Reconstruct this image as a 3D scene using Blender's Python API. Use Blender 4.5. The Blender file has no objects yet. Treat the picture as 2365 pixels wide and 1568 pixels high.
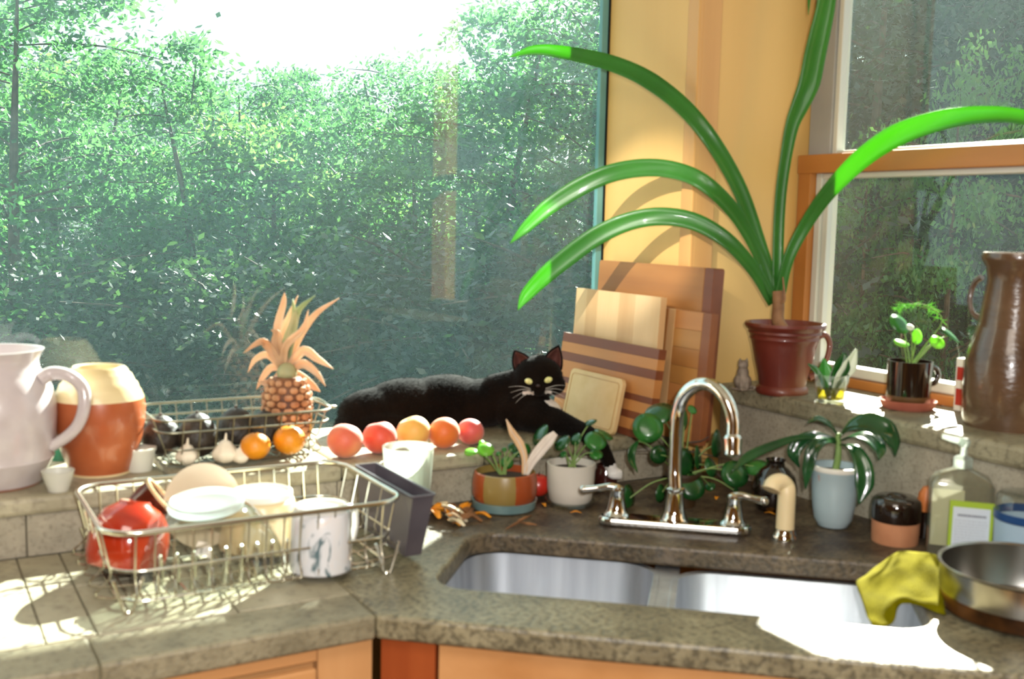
import bpy, bmesh, math, random
from math import sin, cos, pi, radians, sqrt, atan2
from mathutils import Vector, Matrix, noise
import numpy as np
random.seed(7)
SC = bpy.context.scene
COL = SC.collection
V = Vector

# ---------------------------------------------------------------- camera
FPX = 2447.0
PITCH, ROLL, YAW = radians(6.34), radians(1.27), radians(59.8)
FH = V((cos(YAW), sin(YAW), 0)); RH = V((sin(YAW), -cos(YAW), 0)); UP = V((0, 0, 1))
FW = FH * cos(PITCH) - UP * sin(PITCH)
U0 = FH * sin(PITCH) + UP * cos(PITCH)
RC = RH * cos(ROLL) + U0 * sin(ROLL)
UC = U0 * cos(ROLL) - RH * sin(ROLL)
CAM = V((0, 0, 0.555))
cd = bpy.data.cameras.new('camera'); cam = bpy.data.objects.new('camera', cd); COL.objects.link(cam)
cd.sensor_width = 36; cd.lens = FPX / 2365 * 36
cd.clip_start = 0.05; cd.clip_end = 300
m3 = Matrix((RC, UC, -FW)).transposed()
cam.matrix_world = Matrix.Translation(CAM) @ m3.to_4x4()
cd.dof.use_dof = True; cd.dof.focus_distance = 8.0; cd.dof.aperture_fstop = 5.8
SC.camera = cam

# ---------------------------------------------------------------- light
w = bpy.data.worlds.new('sky'); SC.world = w; w.use_nodes = True
bg = w.node_tree.nodes['Background']
bg.inputs[0].default_value = (0.80, 0.93, 1.0, 1); bg.inputs[1].default_value = 1.5
SUN_H = V((0.77, 0.63, 0)).normalized(); SUN_T = 0.62
sl = bpy.data.lights.new('sun', 'SUN'); sl.energy = 46; sl.color = (1.0, 0.95, 0.86); sl.angle = radians(0.8)
so = bpy.data.objects.new('sun', sl); COL.objects.link(so)
sdir = V((SUN_H.x, SUN_H.y, SUN_T)).normalized()
so.rotation_euler = sdir.to_track_quat('Z', 'Y').to_euler(); so.location = (6, 6, 6)
def area(name, loc, target, size, energy, color=(1, 1, 1)):
    l = bpy.data.lights.new(name, 'AREA'); l.shape = 'SQUARE'; l.size = size; l.energy = energy; l.color = color
    o = bpy.data.objects.new(name, l); COL.objects.link(o); o.location = loc
    o.rotation_euler = (V(loc) - V(target)).to_track_quat('Z', 'Y').to_euler(); return o
area('camera_flash', CAM + RC * 0.07 + UC * 0.06 + FW * 0.02, CAM + FW * 2, 0.035, 22, (1.0, 0.97, 0.93))
area('room_fill', (-0.2, 0.2, 1.5), (0.6, 1.2, 0), 0.9, 22, (1.0, 0.9, 0.78))  # added fill to brighten the room; no lamp is known there
sp_ = bpy.data.lights.new('wall_patch_spot', 'SPOT'); sp_.energy = 250; sp_.spot_size = radians(13); sp_.spot_blend = .6; sp_.shadow_soft_size = .012; sp_.color = (1, .95, .86)  # added spot from an unseen source, throws the bright patch by the boards
spo = bpy.data.objects.new('wall_patch_spot', sp_); COL.objects.link(spo); spo.location = (-.35, .95, 1.35); spo.rotation_euler = (V(spo.location) - V((1.51, 2.0, .52))).to_track_quat('Z', 'Y').to_euler()
SC.view_settings.view_transform = 'Standard'; SC.view_settings.look = 'None'
SC.view_settings.exposure = 0.0; SC.view_settings.gamma = 1.0; SC.view_settings.use_curve_mapping = False
cy = SC.cycles
cy.use_denoising = True; cy.max_bounces = 9; cy.diffuse_bounces = 4; cy.glossy_bounces = 4; cy.transmission_bounces = 6
cy.transparent_max_bounces = 16; cy.sample_clamp_indirect = 6.0; cy.caustics_reflective = False; cy.caustics_refractive = False

# ---------------------------------------------------------------- placing helpers
def ray(x, y): return FW + RC * ((x - 1182.5) / FPX) - UC * ((y - 784) / FPX)
def at(x, y, d): return CAM + ray(x, y) * d
def onz(x, y, z): r = ray(x, y); return CAM + r * ((z - CAM.z) / r.z)
def onx(x, y, X): r = ray(x, y); return CAM + r * (X / r.x)
def ony(x, y, Y): r = ray(x, y); return CAM + r * (Y / r.y)
def dist(p): return (V(p) - CAM).dot(FW)
def away(p): v = V((p[0], p[1], 0)) - V((CAM.x, CAM.y, 0)); return v.normalized()
def stand(px, pyfront, z0, hw):
    """centre on the plane z0 of a round thing whose front foot shows at px,pyfront with half width hw pixels"""
    f = onz(px, pyfront, z0); r = hw * dist(f) / FPX
    c = f + away(f) * r; return V((c.x, c.y, z0))
def prof(c, rows):
    """[(half width px, py)] -> [(r, z)] on the vertical axis through c"""
    out = []; n = away(c); d = dist(c)
    for hw, py in rows:
        r0 = ray(1182.5 + 0, py)
        # ray through the column's own px at this height
        lo, hi = c.z - 0.3, c.z + 1.2
        for _ in range(30):
            mid = (lo + hi) / 2; q = V((c.x, c.y, mid)) - CAM; yy = 784 - FPX * q.dot(UC) / q.dot(FW)
            if yy > py: lo = mid
            else: hi = mid
        out.append((hw * d / FPX, lo - c.z))
    return out

# ---------------------------------------------------------------- materials
def lin(c):
    f = lambda x: (x / 255) / 12.92 if x / 255 <= 0.04045 else (((x / 255) + 0.055) / 1.055) ** 2.4
    return (f(c[0]), f(c[1]), f(c[2]), 1)
MATS = {}
class NT:
    def __init__(s, name):
        s.m = bpy.data.materials.new(name); s.m.use_nodes = True; s.t = s.m.node_tree; s.t.nodes.clear()
        s.out = s.n('ShaderNodeOutputMaterial')
    def n(s, k, **kw):
        q = s.t.nodes.new(k)
        for a, b in kw.items(): setattr(q, a, b)
        return q
    def l(s, a, b): s.t.links.new(a, b)
def pm(name, c1, c2=None, scale=8, rough=.5, metal=0, bump=0, bscale=60, stretch=(1, 1, 1), coat=0, detail=4, lo=.35, hi=.65, c3=None, s3=40, amt3=.5, sheen=0, sss=0, spec=.5, emit=None):
    if name in MATS: return MATS[name]
    t = NT(name); b = t.n('ShaderNodeBsdfPrincipled'); t.l(b.outputs[0], t.out.inputs[0])
    b.inputs['Roughness'].default_value = rough; b.inputs['Metallic'].default_value = metal
    b.inputs['Coat Weight'].default_value = coat; b.inputs['Coat Roughness'].default_value = .08
    b.inputs['Sheen Weight'].default_value = sheen; b.inputs['Specular IOR Level'].default_value = spec
    if sss: b.inputs['Subsurface Weight'].default_value = sss; b.inputs['Subsurface Scale'].default_value = .01
    if c2 or bump or c3:
        tc = t.n('ShaderNodeTexCoord'); mp = t.n('ShaderNodeMapping'); mp.inputs['Scale'].default_value = stretch
        t.l(tc.outputs['Object'], mp.inputs[0])
    col = None
    if c2:
        nz = t.n('ShaderNodeTexNoise'); nz.inputs['Scale'].default_value = scale; nz.inputs['Detail'].default_value = detail
        t.l(mp.outputs[0], nz.inputs['Vector'])
        cr = t.n('ShaderNodeValToRGB'); cr.color_ramp.elements[0].position = lo; cr.color_ramp.elements[1].position = hi
        cr.color_ramp.elements[0].color = lin(c1); cr.color_ramp.elements[1].color = lin(c2)
        t.l(nz.outputs[0], cr.inputs[0]); col = cr.outputs[0]
        if c3:
            n3 = t.n('ShaderNodeTexNoise'); n3.inputs['Scale'].default_value = s3; n3.inputs['Detail'].default_value = 3
            t.l(mp.outputs[0], n3.inputs['Vector'])
            r3 = t.n('ShaderNodeValToRGB'); r3.color_ramp.elements[0].position = .5; r3.color_ramp.elements[1].position = .72
            r3.color_ramp.elements[0].color = (0, 0, 0, 1); r3.color_ramp.elements[1].color = (amt3, amt3, amt3, 1)
            t.l(n3.outputs[0], r3.inputs[0])
            mx = t.n('ShaderNodeMixRGB'); t.l(r3.outputs[0], mx.inputs[0]); t.l(col, mx.inputs[1]); mx.inputs[2].default_value = lin(c3)
            col = mx.outputs[0]
        t.l(col, b.inputs['Base Color'])
    else: b.inputs['Base Color'].default_value = lin(c1)
    if bump:
        nb = t.n('ShaderNodeTexNoise'); nb.inputs['Scale'].default_value = bscale; nb.inputs['Detail'].default_value = 4
        t.l(mp.outputs[0], nb.inputs['Vector']); bp = t.n('ShaderNodeBump'); bp.inputs['Strength'].default_value = bump
        bp.inputs['Distance'].default_value = .004; t.l(nb.outputs[0], bp.inputs['Height']); t.l(bp.outputs[0], b.inputs['Normal'])
    MATS[name] = t.m; return t.m
def leafmat(name, c1, c2, trans, rough=.38, scale=6, tw=.45, coat=.0):
    if name in MATS: return MATS[name]
    t = NT(name); b = t.n('ShaderNodeBsdfPrincipled'); tr = t.n('ShaderNodeBsdfTranslucent'); mx = t.n('ShaderNodeMixShader')
    tc = t.n('ShaderNodeTexCoord'); nz = t.n('ShaderNodeTexNoise'); nz.inputs['Scale'].default_value = scale
    t.l(tc.outputs['Object'], nz.inputs['Vector']); cr = t.n('ShaderNodeValToRGB')
    cr.color_ramp.elements[0].position = .38; cr.color_ramp.elements[1].position = .62
    cr.color_ramp.elements[0].color = lin(c1); cr.color_ramp.elements[1].color = lin(c2)
    t.l(nz.outputs[0], cr.inputs[0]); t.l(cr.outputs[0], b.inputs['Base Color']); b.inputs['Roughness'].default_value = rough
    b.inputs['Coat Weight'].default_value = coat
    tr.inputs[0].default_value = lin(trans); mx.inputs[0].default_value = tw
    t.l(b.outputs[0], mx.inputs[1]); t.l(tr.outputs[0], mx.inputs[2]); t.l(mx.outputs[0], t.out.inputs[0])
    MATS[name] = t.m; return t.m
def glassmat(name, tint, gloss=1.0, haze=0.0, hazecol=(200, 230, 230), rough=.02, smear=False, ior=1.5, tscale=3):
    """thin pane or thin vessel wall: tinted see-through, fresnel reflection, a thin haze that scatters light"""
    if name in MATS: return MATS[name]
    t = NT(name); tp = t.n('ShaderNodeBsdfTransparent'); tp.inputs[0].default_value = lin(tint)
    g = t.n('ShaderNodeBsdfGlossy'); g.inputs['Roughness'].default_value = rough
    fr = t.n('ShaderNodeFresnel'); ge = t.n('ShaderNodeNewGeometry'); ir = t.n('ShaderNodeMapRange')   # a thin sheet reflects alike from both sides
    ir.inputs[3].default_value = ior; ir.inputs[4].default_value = 1 / ior; t.l(ge.outputs['Backfacing'], ir.inputs[0]); t.l(ir.outputs[0], fr.inputs[0])
    mu = t.n('ShaderNodeMath', operation='MULTIPLY'); mu.inputs[1].default_value = gloss; mu.use_clamp = True
    t.l(fr.outputs[0], mu.inputs[0]); m1 = t.n('ShaderNodeMixShader'); t.l(mu.outputs[0], m1.inputs[0]); t.l(tp.outputs[0], m1.inputs[1]); t.l(g.outputs[0], m1.inputs[2])
    last = m1
    if haze:
        tl = t.n('ShaderNodeBsdfTranslucent'); tl.inputs[0].default_value = lin(hazecol)
        df = t.n('ShaderNodeBsdfDiffuse'); df.inputs[0].default_value = lin(hazecol)
        m2 = t.n('ShaderNodeMixShader'); m2.inputs[0].default_value = .3; t.l(tl.outputs[0], m2.inputs[1]); t.l(df.outputs[0], m2.inputs[2])
        m3_ = t.n('ShaderNodeMixShader'); m3_.inputs[0].default_value = haze
        if smear:
            tc = t.n('ShaderNodeTexCoord'); mp = t.n('ShaderNodeMapping'); mp.inputs['Scale'].default_value = (1, 1, .45)
            nz = t.n('ShaderNodeTexNoise'); nz.inputs['Scale'].default_value = tscale; nz.inputs['Detail'].default_value = 5; nz.inputs['Distortion'].default_value = .6
            t.l(tc.outputs['Object'], mp.inputs[0]); t.l(mp.outputs[0], nz.inputs['Vector'])
            mr = t.n('ShaderNodeMapRange'); mr.inputs[1].default_value = .35; mr.inputs[2].default_value = .75
            mr.inputs[3].default_value = haze * .7; mr.inputs[4].default_value = haze * 1.9
            t.l(nz.outputs[0], mr.inputs[0]); t.l(mr.outputs[0], m3_.inputs[0])
        t.l(last.outputs[0], m3_.inputs[1]); t.l(m2.outputs[0], m3_.inputs[2]); last = m3_
    t.l(last.outputs[0], t.out.inputs[0]); MATS[name] = t.m; return t.m
def woodmat(name, c1, c2, axis=2, scale=9, rough=.45, c3=None, st=.06, bump=.05):
    s = [1, 1, 1]; s[axis] = st
    return pm(name, c1, c2, scale=scale, rough=rough, stretch=tuple(s), detail=6, bump=bump, bscale=40, lo=.3, hi=.7, c3=c3, s3=3.0, amt3=.6)

# ---------------------------------------------------------------- mesh helpers
def frame_from(t, ref=V((0, 0, 1))):
    t = V(t).normalized()
    if abs(t.dot(ref)) > .98: ref = V((1, 0, 0))
    a = t.cross(ref).normalized(); b = a.cross(t).normalized(); return a, b
def smoothpath(pts, n):
    P = [V(p) for p in pts]; out = []
    if len(P) < 3: return [P[0].lerp(P[-1], i / n) for i in range(n + 1)]
    Q = [P[0] * 2 - P[1]] + P + [P[-1] * 2 - P[-2]]; seg = len(P) - 1
    for i in range(n + 1):
        u = i / n * seg; k = min(int(u), seg - 1); t = u - k; a, b, c, d = Q[k:k + 4]
        out.append(.5 * ((2 * b) + (c - a) * t + (2 * a - 5 * b + 4 * c - d) * t * t + (3 * b - a - 3 * c + d) * t ** 3))
    return out
def lerpl(vals, n):
    s = len(vals) - 1; out = []
    for i in range(n + 1):
        u = i / n * s; k = min(int(u), s - 1); t = u - k; out.append(vals[k] * (1 - t) + vals[k + 1] * t)
    return out
class MB:
    def __init__(s): s.v = []; s.f = []; s.mi = []
    def add(s, vs, fs, M=None, mi=0):
        o = len(s.v); s.v += [(M @ V(p)) if M else V(p) for p in vs]; s.f += [[i + o for i in q] for q in fs]; s.mi += [mi] * len(fs); return s
    def box(s, a, b, M=None, mi=0):
        x0, y0, z0 = a; x1, y1, z1 = b
        return s.add([(x0, y0, z0), (x1, y0, z0), (x1, y1, z0), (x0, y1, z0), (x0, y0, z1), (x1, y0, z1), (x1, y1, z1), (x0, y1, z1)],
                     [(0, 3, 2, 1), (4, 5, 6, 7), (0, 1, 5, 4), (1, 2, 6, 5), (2, 3, 7, 6), (3, 0, 4, 7)], M, mi)
    def prism(s, poly, z0, z1, M=None, mi=0):
        n = len(poly); vs = [(p[0], p[1], z0) for p in poly] + [(p[0], p[1], z1) for p in poly]
        return s.add(vs, [list(range(n))[::-1], list(range(n, 2 * n))] + [(i, (i + 1) % n, (i + 1) % n + n, i + n) for i in range(n)], M, mi)
    def lathe(s, pr, c=(0, 0, 0), seg=36, M=None, mi=0, wob=0, capb=True, capt=False):
        vs = []; fs = []; k = len(pr)
        for j, (r, z) in enumerate(pr):
            for i in range(seg):
                a = 2 * pi * i / seg; rr = r * (1 + wob * sin(3 * a + z * 40)); vs.append((c[0] + rr * cos(a), c[1] + rr * sin(a), c[2] + z))
        for j in range(k - 1):
            for i in range(seg): i2 = (i + 1) % seg; fs.append((j * seg + i, j * seg + i2, (j + 1) * seg + i2, (j + 1) * seg + i))
        if capb and pr[0][0] > 1e-5: fs.append(list(range(seg))[::-1])
        if capt and pr[-1][0] > 1e-5: fs.append([(k - 1) * seg + i for i in range(seg)])
        return s.add(vs, fs, M, mi)
    def tube(s, pts, r, seg=8, n=None, closed=False, mi=0, M=None):
        P = smoothpath(pts, n) if n else [V(p) for p in pts]; k = len(P)
        R = lerpl(r, k - 1) if isinstance(r, (list, tuple)) else [r] * k
        vs = []; fs = []; a = None
        for j in range(k):
            t = (P[(j + 1) % k] - P[j - 1]) if closed else (P[min(j + 1, k - 1)] - P[max(j - 1, 0)])
            t = t.normalized() if t.length > 1e-9 else V((0, 0, 1))
            if a is None: a, b = frame_from(t)
            else:
                a = (a - t * a.dot(t)); a = a.normalized() if a.length > 1e-6 else frame_from(t)[0]; b = a.cross(t)
            for i in range(seg): q = 2 * pi * i / seg; vs.append(P[j] + a * (R[j] * cos(q)) + b * (R[j] * sin(q)))
        for j in range(k if closed else k - 1):
            j2 = (j + 1) % k
            for i in range(seg): i2 = (i + 1) % seg; fs.append((j * seg + i, j * seg + i2, j2 * seg + i2, j2 * seg + i))
        if not closed: fs += [list(range(seg))[::-1], [(k - 1) * seg + i for i in range(seg)]]
        return s.add(vs, fs, M, mi)
    def ball(s, c, r, seg=20, rings=12, M=None, mi=0, fn=None):
        if not isinstance(r, (tuple, list)): r = (r, r, r)
        vs = [(0, 0, 1)]; fs = []
        for j in range(1, rings):
            a = pi * j / rings
            for i in range(seg): b = 2 * pi * i / seg; vs.append((sin(a) * cos(b), sin(a) * sin(b), cos(a)))
        vs.append((0, 0, -1)); L = len(vs) - 1
        for i in range(seg): fs.append((0, 1 + i, 1 + (i + 1) % seg)); fs.append((L, 1 + (rings - 2) * seg + (i + 1) % seg, 1 + (rings - 2) * seg + i))
        for j in range(rings - 2):
            for i in range(seg): i2 = (i + 1) % seg; fs.append((1 + j * seg + i, 1 + (j + 1) * seg + i, 1 + (j + 1) * seg + i2, 1 + j * seg + i2))
        o = []
        for p in vs:
            p = V(p)
            if fn: p = fn(p)
            p = V((p.x * r[0], p.y * r[1], p.z * r[2]))
            if M: p = M @ p
            o.append(p + V(c))
        return s.add(o, fs, None, mi)
    def ribbon(s, pts, widths, n=20, side=None, fold=.18, twist=0, th=.0008, mi=0):
        """leaf blade / strip along a path; widths are full widths; side = approximate width direction"""
        P = smoothpath(pts, n); W = lerpl(widths, n); vs = []; fs = []
        for j in range(n + 1):
            t = (P[min(j + 1, n)] - P[max(j - 1, 0)]).normalized()
            sd = V(side) if side is not None else t.cross(ray(1182, 784)).normalized()
            sd = (sd - t * sd.dot(t)); sd = sd.normalized() if sd.length > 1e-5 else frame_from(t)[0]
            if twist: sd = Matrix.Rotation(twist * j / n, 3, t) @ sd
            nn = t.cross(sd).normalized()
            for k, u in enumerate((-1, -.5, 0, .5, 1)):
                vs.append(P[j] + sd * (W[j] / 2 * u) + nn * (fold * W[j] * (abs(u) - .5)))
        for j in range(n):
            for k in range(4): a = j * 5 + k; fs.append((a, a + 1, a + 6, a + 5))
        return s.add(vs, fs, None, mi)
    def disc(s, c, nrm, rx, ry, xdir, cup=.15, seg=20, mi=0):
        """round leaf: centre c, normal nrm, radii along xdir and across"""
        nrm = V(nrm).normalized(); x = V(xdir); x = (x - nrm * x.dot(nrm)).normalized(); y = nrm.cross(x); vs = [V(c)]; fs = []
        for q in (.5, 1):
            for i in range(seg): a = 2 * pi * i / seg; vs.append(V(c) + x * (rx * q * cos(a)) + y * (ry * q * sin(a)) - nrm * (cup * min(rx, ry) * q * q * (1 + .25 * sin(2 * a))))
        for i in range(seg): i2 = (i + 1) % seg; fs.append((0, 1 + i, 1 + i2)); fs.append((1 + i, 1 + seg + i, 1 + seg + i2, 1 + i2))
        return s.add(vs, fs, None, mi)
    def build(s, name, mats, parent=None, smooth=True, bevel=0, sub=0, solid=0, auto=None):
        me = bpy.data.meshes.new(name); org = parent_loc(parent)
        me.from_pydata([tuple(p - org) for p in s.v], [], s.f)
        mats = mats if isinstance(mats, (list, tuple)) else [mats]
        for m in mats: me.materials.append(m)
        if len(mats) > 1: me.polygons.foreach_set('material_index', s.mi)
        if smooth: me.polygons.foreach_set('use_smooth', [True] * len(me.polygons))
        bm = bmesh.new(); bm.from_mesh(me); bmesh.ops.remove_doubles(bm, verts=bm.verts, dist=1e-6); bmesh.ops.recalc_face_normals(bm, faces=bm.faces); bm.to_mesh(me); bm.free()
        if smooth: 
            try: me.set_sharp_from_angle(angle=radians(auto or 42))
            except Exception: pass
        o = bpy.data.objects.new(name, me); COL.objects.link(o)
        if parent: o.parent = parent
        if solid: k = o.modifiers.new('s', 'SOLIDIFY'); k.thickness = solid; k.offset = 0
        if bevel: k = o.modifiers.new('b', 'BEVEL'); k.width = bevel; k.segments = 2; k.limit_method = 'ANGLE'; k.harden_normals = False
        if sub: k = o.modifiers.new('u', 'SUBSURF'); k.levels = sub; k.render_levels = sub
        return o
def parent_loc(p):
    q = V((0, 0, 0))
    while p is not None: q = q + V(p.location); p = p.parent
    return q
def tag(o, label, cat, group=None, kind=None):
    o['label'] = label; o['category'] = cat
    if group: o['group'] = group
    if kind: o['kind'] = kind
    return o
def thing(name, label, cat, loc=(0, 0, 0), group=None):
    o = bpy.data.objects.new(name, None); COL.objects.link(o); o.location = loc; o.empty_display_size = .05
    return tag(o, label, cat, group)
def lab(o, s): o['label'] = s; return o
def struct(o): o['kind'] = 'structure'; return o
def bake(o):
    dg = bpy.context.evaluated_depsgraph_get(); dg.update()
    me = bpy.data.meshes.new_from_object(o.evaluated_get(dg)); o.modifiers.clear(); o.data = me; return o
def box(name, a, b, m, parent=None, bevel=0): return MB().box(a, b).build(name, m, parent, smooth=False, bevel=bevel)

# ---------------------------------------------------------------- shared materials
M_stone = pm('pale_stone_tile', (150, 143, 120), (178, 170, 146), scale=9, rough=.55, bump=.25, bscale=120, c3=(104, 96, 80), s3=70)
M_conc = pm('grey_brown_concrete', (122, 115, 92), (150, 142, 116), scale=14, rough=.5, bump=.5, bscale=180, c3=(84, 76, 58), s3=95, amt3=.7)
M_dark = pm('dark_brown_concrete', (70, 56, 42), (118, 104, 82), scale=11, rough=.42, bump=.5, bscale=160, c3=(50, 38, 28), s3=60, amt3=.7)
M_splash = pm('backsplash_stone', (148, 141, 124), (166, 158, 140), scale=22, rough=.6, bump=.3, bscale=200, c3=(96, 88, 74), s3=150)
M_grout = pm('dark_grout', (84, 78, 62), (100, 92, 76), rough=.8)
M_ply = woodmat('pale_plywood', (208, 166, 96), (224, 184, 114), axis=2, scale=4, rough=.5, bump=.02)
M_trimw = woodmat('honey_trim_wood', (200, 152, 88), (218, 172, 106), axis=2, scale=14, rough=.4, c3=(176, 116, 62))
M_fir = woodmat('orange_fir', (166, 104, 48), (190, 126, 64), axis=1, scale=12, rough=.4)
M_firv = woodmat('orange_fir_upright', (166, 104, 48), (190, 126, 64), axis=2, scale=12, rough=.4)
M_vinyl = pm('white_vinyl', (206, 206, 196), rough=.45)
M_greyp = pm('grey_primer_paint', (150, 150, 150), (165, 165, 163), scale=5, rough=.6)
M_teal = pm('teal_painted_stop', (96, 150, 150), (110, 165, 165), scale=6, rough=.5)
M_white = pm('white_room_paint', (225, 220, 205), rough=.8)
M_floor = woodmat('floor_boards', (120, 84, 50), (150, 108, 68), axis=0, scale=6)
M_cab = woodmat('cabinet_cherry', (186, 132, 80), (208, 156, 104), axis=0, scale=10, rough=.35, c3=(170, 112, 64))
M_cabv = woodmat('cabinet_cherry_upright', (194, 142, 90), (210, 160, 108), axis=2, scale=14, rough=.35)
M_cabr = woodmat('cabinet_red_stile', (140, 62, 28), (168, 86, 42), axis=2, scale=12, rough=.35)
M_steel = pm('brushed_steel', (196, 200, 208), (220, 224, 230), scale=30, rough=.42, metal=1, stretch=(1, 1, .05), bump=.05, bscale=80)
M_chrome = pm('chrome', (215, 215, 212), rough=.07, metal=1)
M_wire = pm('chrome_wire', (222, 218, 204), rough=.22, metal=1)
M_black = pm('near_black', (14, 12, 12), rough=.4)
M_glassL = glassmat('hazy_window_glass', (232, 249, 246), gloss=.95, haze=.012, hazecol=(175, 222, 222), smear=True, tscale=2.2)  # haze puts a glare veil on the pane
M_glassR = glassmat('window_glass', (240, 245, 235), gloss=1.5, haze=.009, hazecol=(190, 190, 165), smear=True, tscale=3.5)
M_clear = glassmat('clear_tableware_glass', (248, 250, 248), gloss=1.3, haze=.02, hazecol=(225, 235, 235), rough=.03)
M_soil = pm('potting_soil', (38, 26, 18), (62, 44, 30), scale=60, rough=.9, bump=1, bscale=200)

# ---------------------------------------------------------------- room shell
GY, AX, BY, WX = 2.175, 1.51, 1.822, 1.84     # glass plane, bay return, stub wall, right window plane
YB, ZS, ZL, XL = 1.824, 0.10, 0.203, 1.600    # backsplash plane, sill top, ledge top, ledge front
F0, CT = -0.92, 1.62
struct(MB().box((-3.0, -2.8, F0 - .05), (2.2, 2.4, F0)).build('floor', M_floor, smooth=False))
struct(MB().box((-3.0, -2.8, CT), (2.0, 2.3, CT + .06)).build('ceiling', M_white, smooth=False))
wb = MB(); wb.box((-3.0, -2.86, F0), (2.0, -2.8, CT)); struct(wb.build('wall_back', M_ply, smooth=False))
wb = MB(); wb.box((-3.06, -2.8, F0), (-3.0, 2.3, CT)); struct(wb.build('wall_far_left', M_ply, smooth=False))
wl = MB(); wl.box((-3.0, GY - .03, F0), (-0.6, GY + .1, CT)); wl.box((-0.6, GY - .03, 1.46), (AX, GY + .1, CT)); wl.box((-0.6, GY - .03, F0), (AX, GY + .1, .055))
struct(wl.build('wall_left', M_white, smooth=False))
cb = MB(); cb.box((AX, BY, F0), (WX + .06, GY + .03, CT)); struct(cb.build('wall_corner', M_ply, smooth=False, bevel=.002))
wr = MB(); wr.box((WX, -2.8, F0), (WX + .1, BY, ZL - .03)); wr.box((WX, -2.8, ZL - .03), (WX + .1, .55, CT)); wr.box((WX, .55, 1.40), (WX + .1, BY, CT))
struct(wr.build('wall_right', M_ply, smooth=False))
# corner trim and plywood seams
tr = bpy.data.objects.new('trim_1', None); COL.objects.link(tr); struct(tr)
MB().box((AX - .004, BY - .012, ZS), (AX + .052, BY + .0, CT - .02)).build('batten', M_trimw, tr, smooth=False, bevel=.003)
MB().box((AX - .012, BY - .012, ZS), (AX + .0, BY + .028, CT - .02)).build('batten', M_trimw, tr, smooth=False, bevel=.003)
# left window
wn = bpy.data.objects.new('window_1', None); COL.objects.link(wn); struct(wn)
MB().box((-.58, GY, .1), (AX - .004, GY + .004, 1.46)).build('glass_pane', M_glassL, wn, smooth=False)
# a single thin sheet is enough for the light: keep only the front face of the pane
g = bpy.data.objects['glass_pane']; bm = bmesh.new(); bm.from_mesh(g.data)
bmesh.ops.delete(bm, geom=[f for f in bm.faces if f.calc_center_median().y > GY + .0005], context='FACES'); bm.to_mesh(g.data); bm.free()
MB().box((AX - .022, GY - .016, ZS), (AX - .003, GY - .002, 1.455)).build('side_stop', M_teal, wn, smooth=False, bevel=.002)
MB().box((AX - .0029, GY - .02, ZS), (AX - .0002, GY - .0002, 1.455)).build('gasket', M_black, wn, smooth=False)
MB().box((-.6, GY - .035, 1.42), (AX - .004, GY - .002, 1.458)).build('head_stop', M_trimw, wn, smooth=False, bevel=.003)
# bay sill: stone top in tiles with a rounded nose, and the splash below it
sill = bpy.data.objects.new('trim_2', None); COL.objects.link(sill); struct(sill)
MB().box((-1.1, YB + .012, .05), (AX - .002, GY - .001, ZS - .012)).build('sill_bed', M_grout, sill, smooth=False)
x = -1.1; k = 0
while x < AX - .03:
    x1 = min(x + .30, AX - .001); t_ = MB().box((x + .0015, YB - .012, ZS - .03), (x1 - .0015, GY - .002, ZS)).build('sill_tile', M_conc if x > .9 else M_stone, sill, smooth=False, bevel=.008); x = x1; k += 1
spl = bpy.data.objects.new('trim_3', None); COL.objects.link(spl); struct(spl)
MB().box((-1.1, YB + .006, -.04), (XL + .02, YB + .05, ZS - .03)).build('splash_bed', M_grout, spl, smooth=False)
x = -1.1 + .0
xs = [-1.05 + i * .0675 * 2 for i in range(13)]; xs = [v for v in xs if v < .50] + [.5575, .625, .6925, .76, .86, 1.1, 1.35, XL + .019]
for a, b in zip(xs[:-1], xs[1:]):
    MB().box((a + .001, YB - .001 - random.random() * .001, .0005), (b - .001, YB + .0055, ZS - .031)).build('splash_tile', M_splash, spl, smooth=False, bevel=.0012)
# right ledge
led = bpy.data.objects.new('trim_4', None); COL.objects.link(led); struct(led)
MB().box((XL + .014, .45, -.04), (WX - .001, BY - .001, ZL - .04)).build('splash_block', M_splash, led, smooth=False)
y = BY - .001; first = True
while y > .46:
    y0 = max(y - .42, .45); MB().box((XL, y0 + .0012, ZL - .04), (WX - .001, y - .0012, ZL)).build('ledge_slab', M_conc, led, smooth=False, bevel=.009); y = y0
# right window: lower sash with fir trim, grey upper jamb
w2 = bpy.data.objects.new('window_2', None); COL.objects.link(w2); struct(w2)
def wpart(n, a, b, m, bv=.002): return MB().box(a, b).build(n, m, w2, smooth=False, bevel=bv)
Y0, Y1 = .58, BY - .002
wpart('fir_stile', (WX - .022, Y1 - .038, ZL + .001), (WX + .02, Y1, .70), M_firv)
wpart('fir_meeting_rail', (WX - .026, Y0, .68), (WX + .02, Y1, .722), M_fir)
wpart('fir_bottom_rail', (WX - .016, Y0, ZL + .001), (WX + .02, Y1 - .038, ZL + .022), M_fir)
wpart('vinyl_stile', (WX - .004, Y1 - .056, ZL + .03), (WX + .03, Y1 - .0385, .68), M_vinyl)
wpart('vinyl_stile', (WX + .004, Y1 - .072, ZL + .03), (WX + .035, Y1 - .0565, .68), M_vinyl)
wpart('vinyl_bottom_rail', (WX - .004, Y0, ZL + .0225), (WX + .032, Y1 - .0385, ZL + .046), M_vinyl, .004)
wpart('vinyl_head', (WX - .004, Y0, .668), (WX + .03, Y1 - .057, .6795), M_vinyl)
wpart('upper_jamb', (WX + .006, Y1 - .066, .7225), (WX + .04, Y1, 1.399), M_greyp)
wpart('upper_vinyl_stile', (WX + .012, Y1 - .080, .7225), (WX + .04, Y1 - .0665, 1.399), M_vinyl)
wpart('upper_vinyl_sill', (WX + .012, Y0, .7225), (WX + .04, Y1 - .081, .731), M_vinyl)
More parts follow.
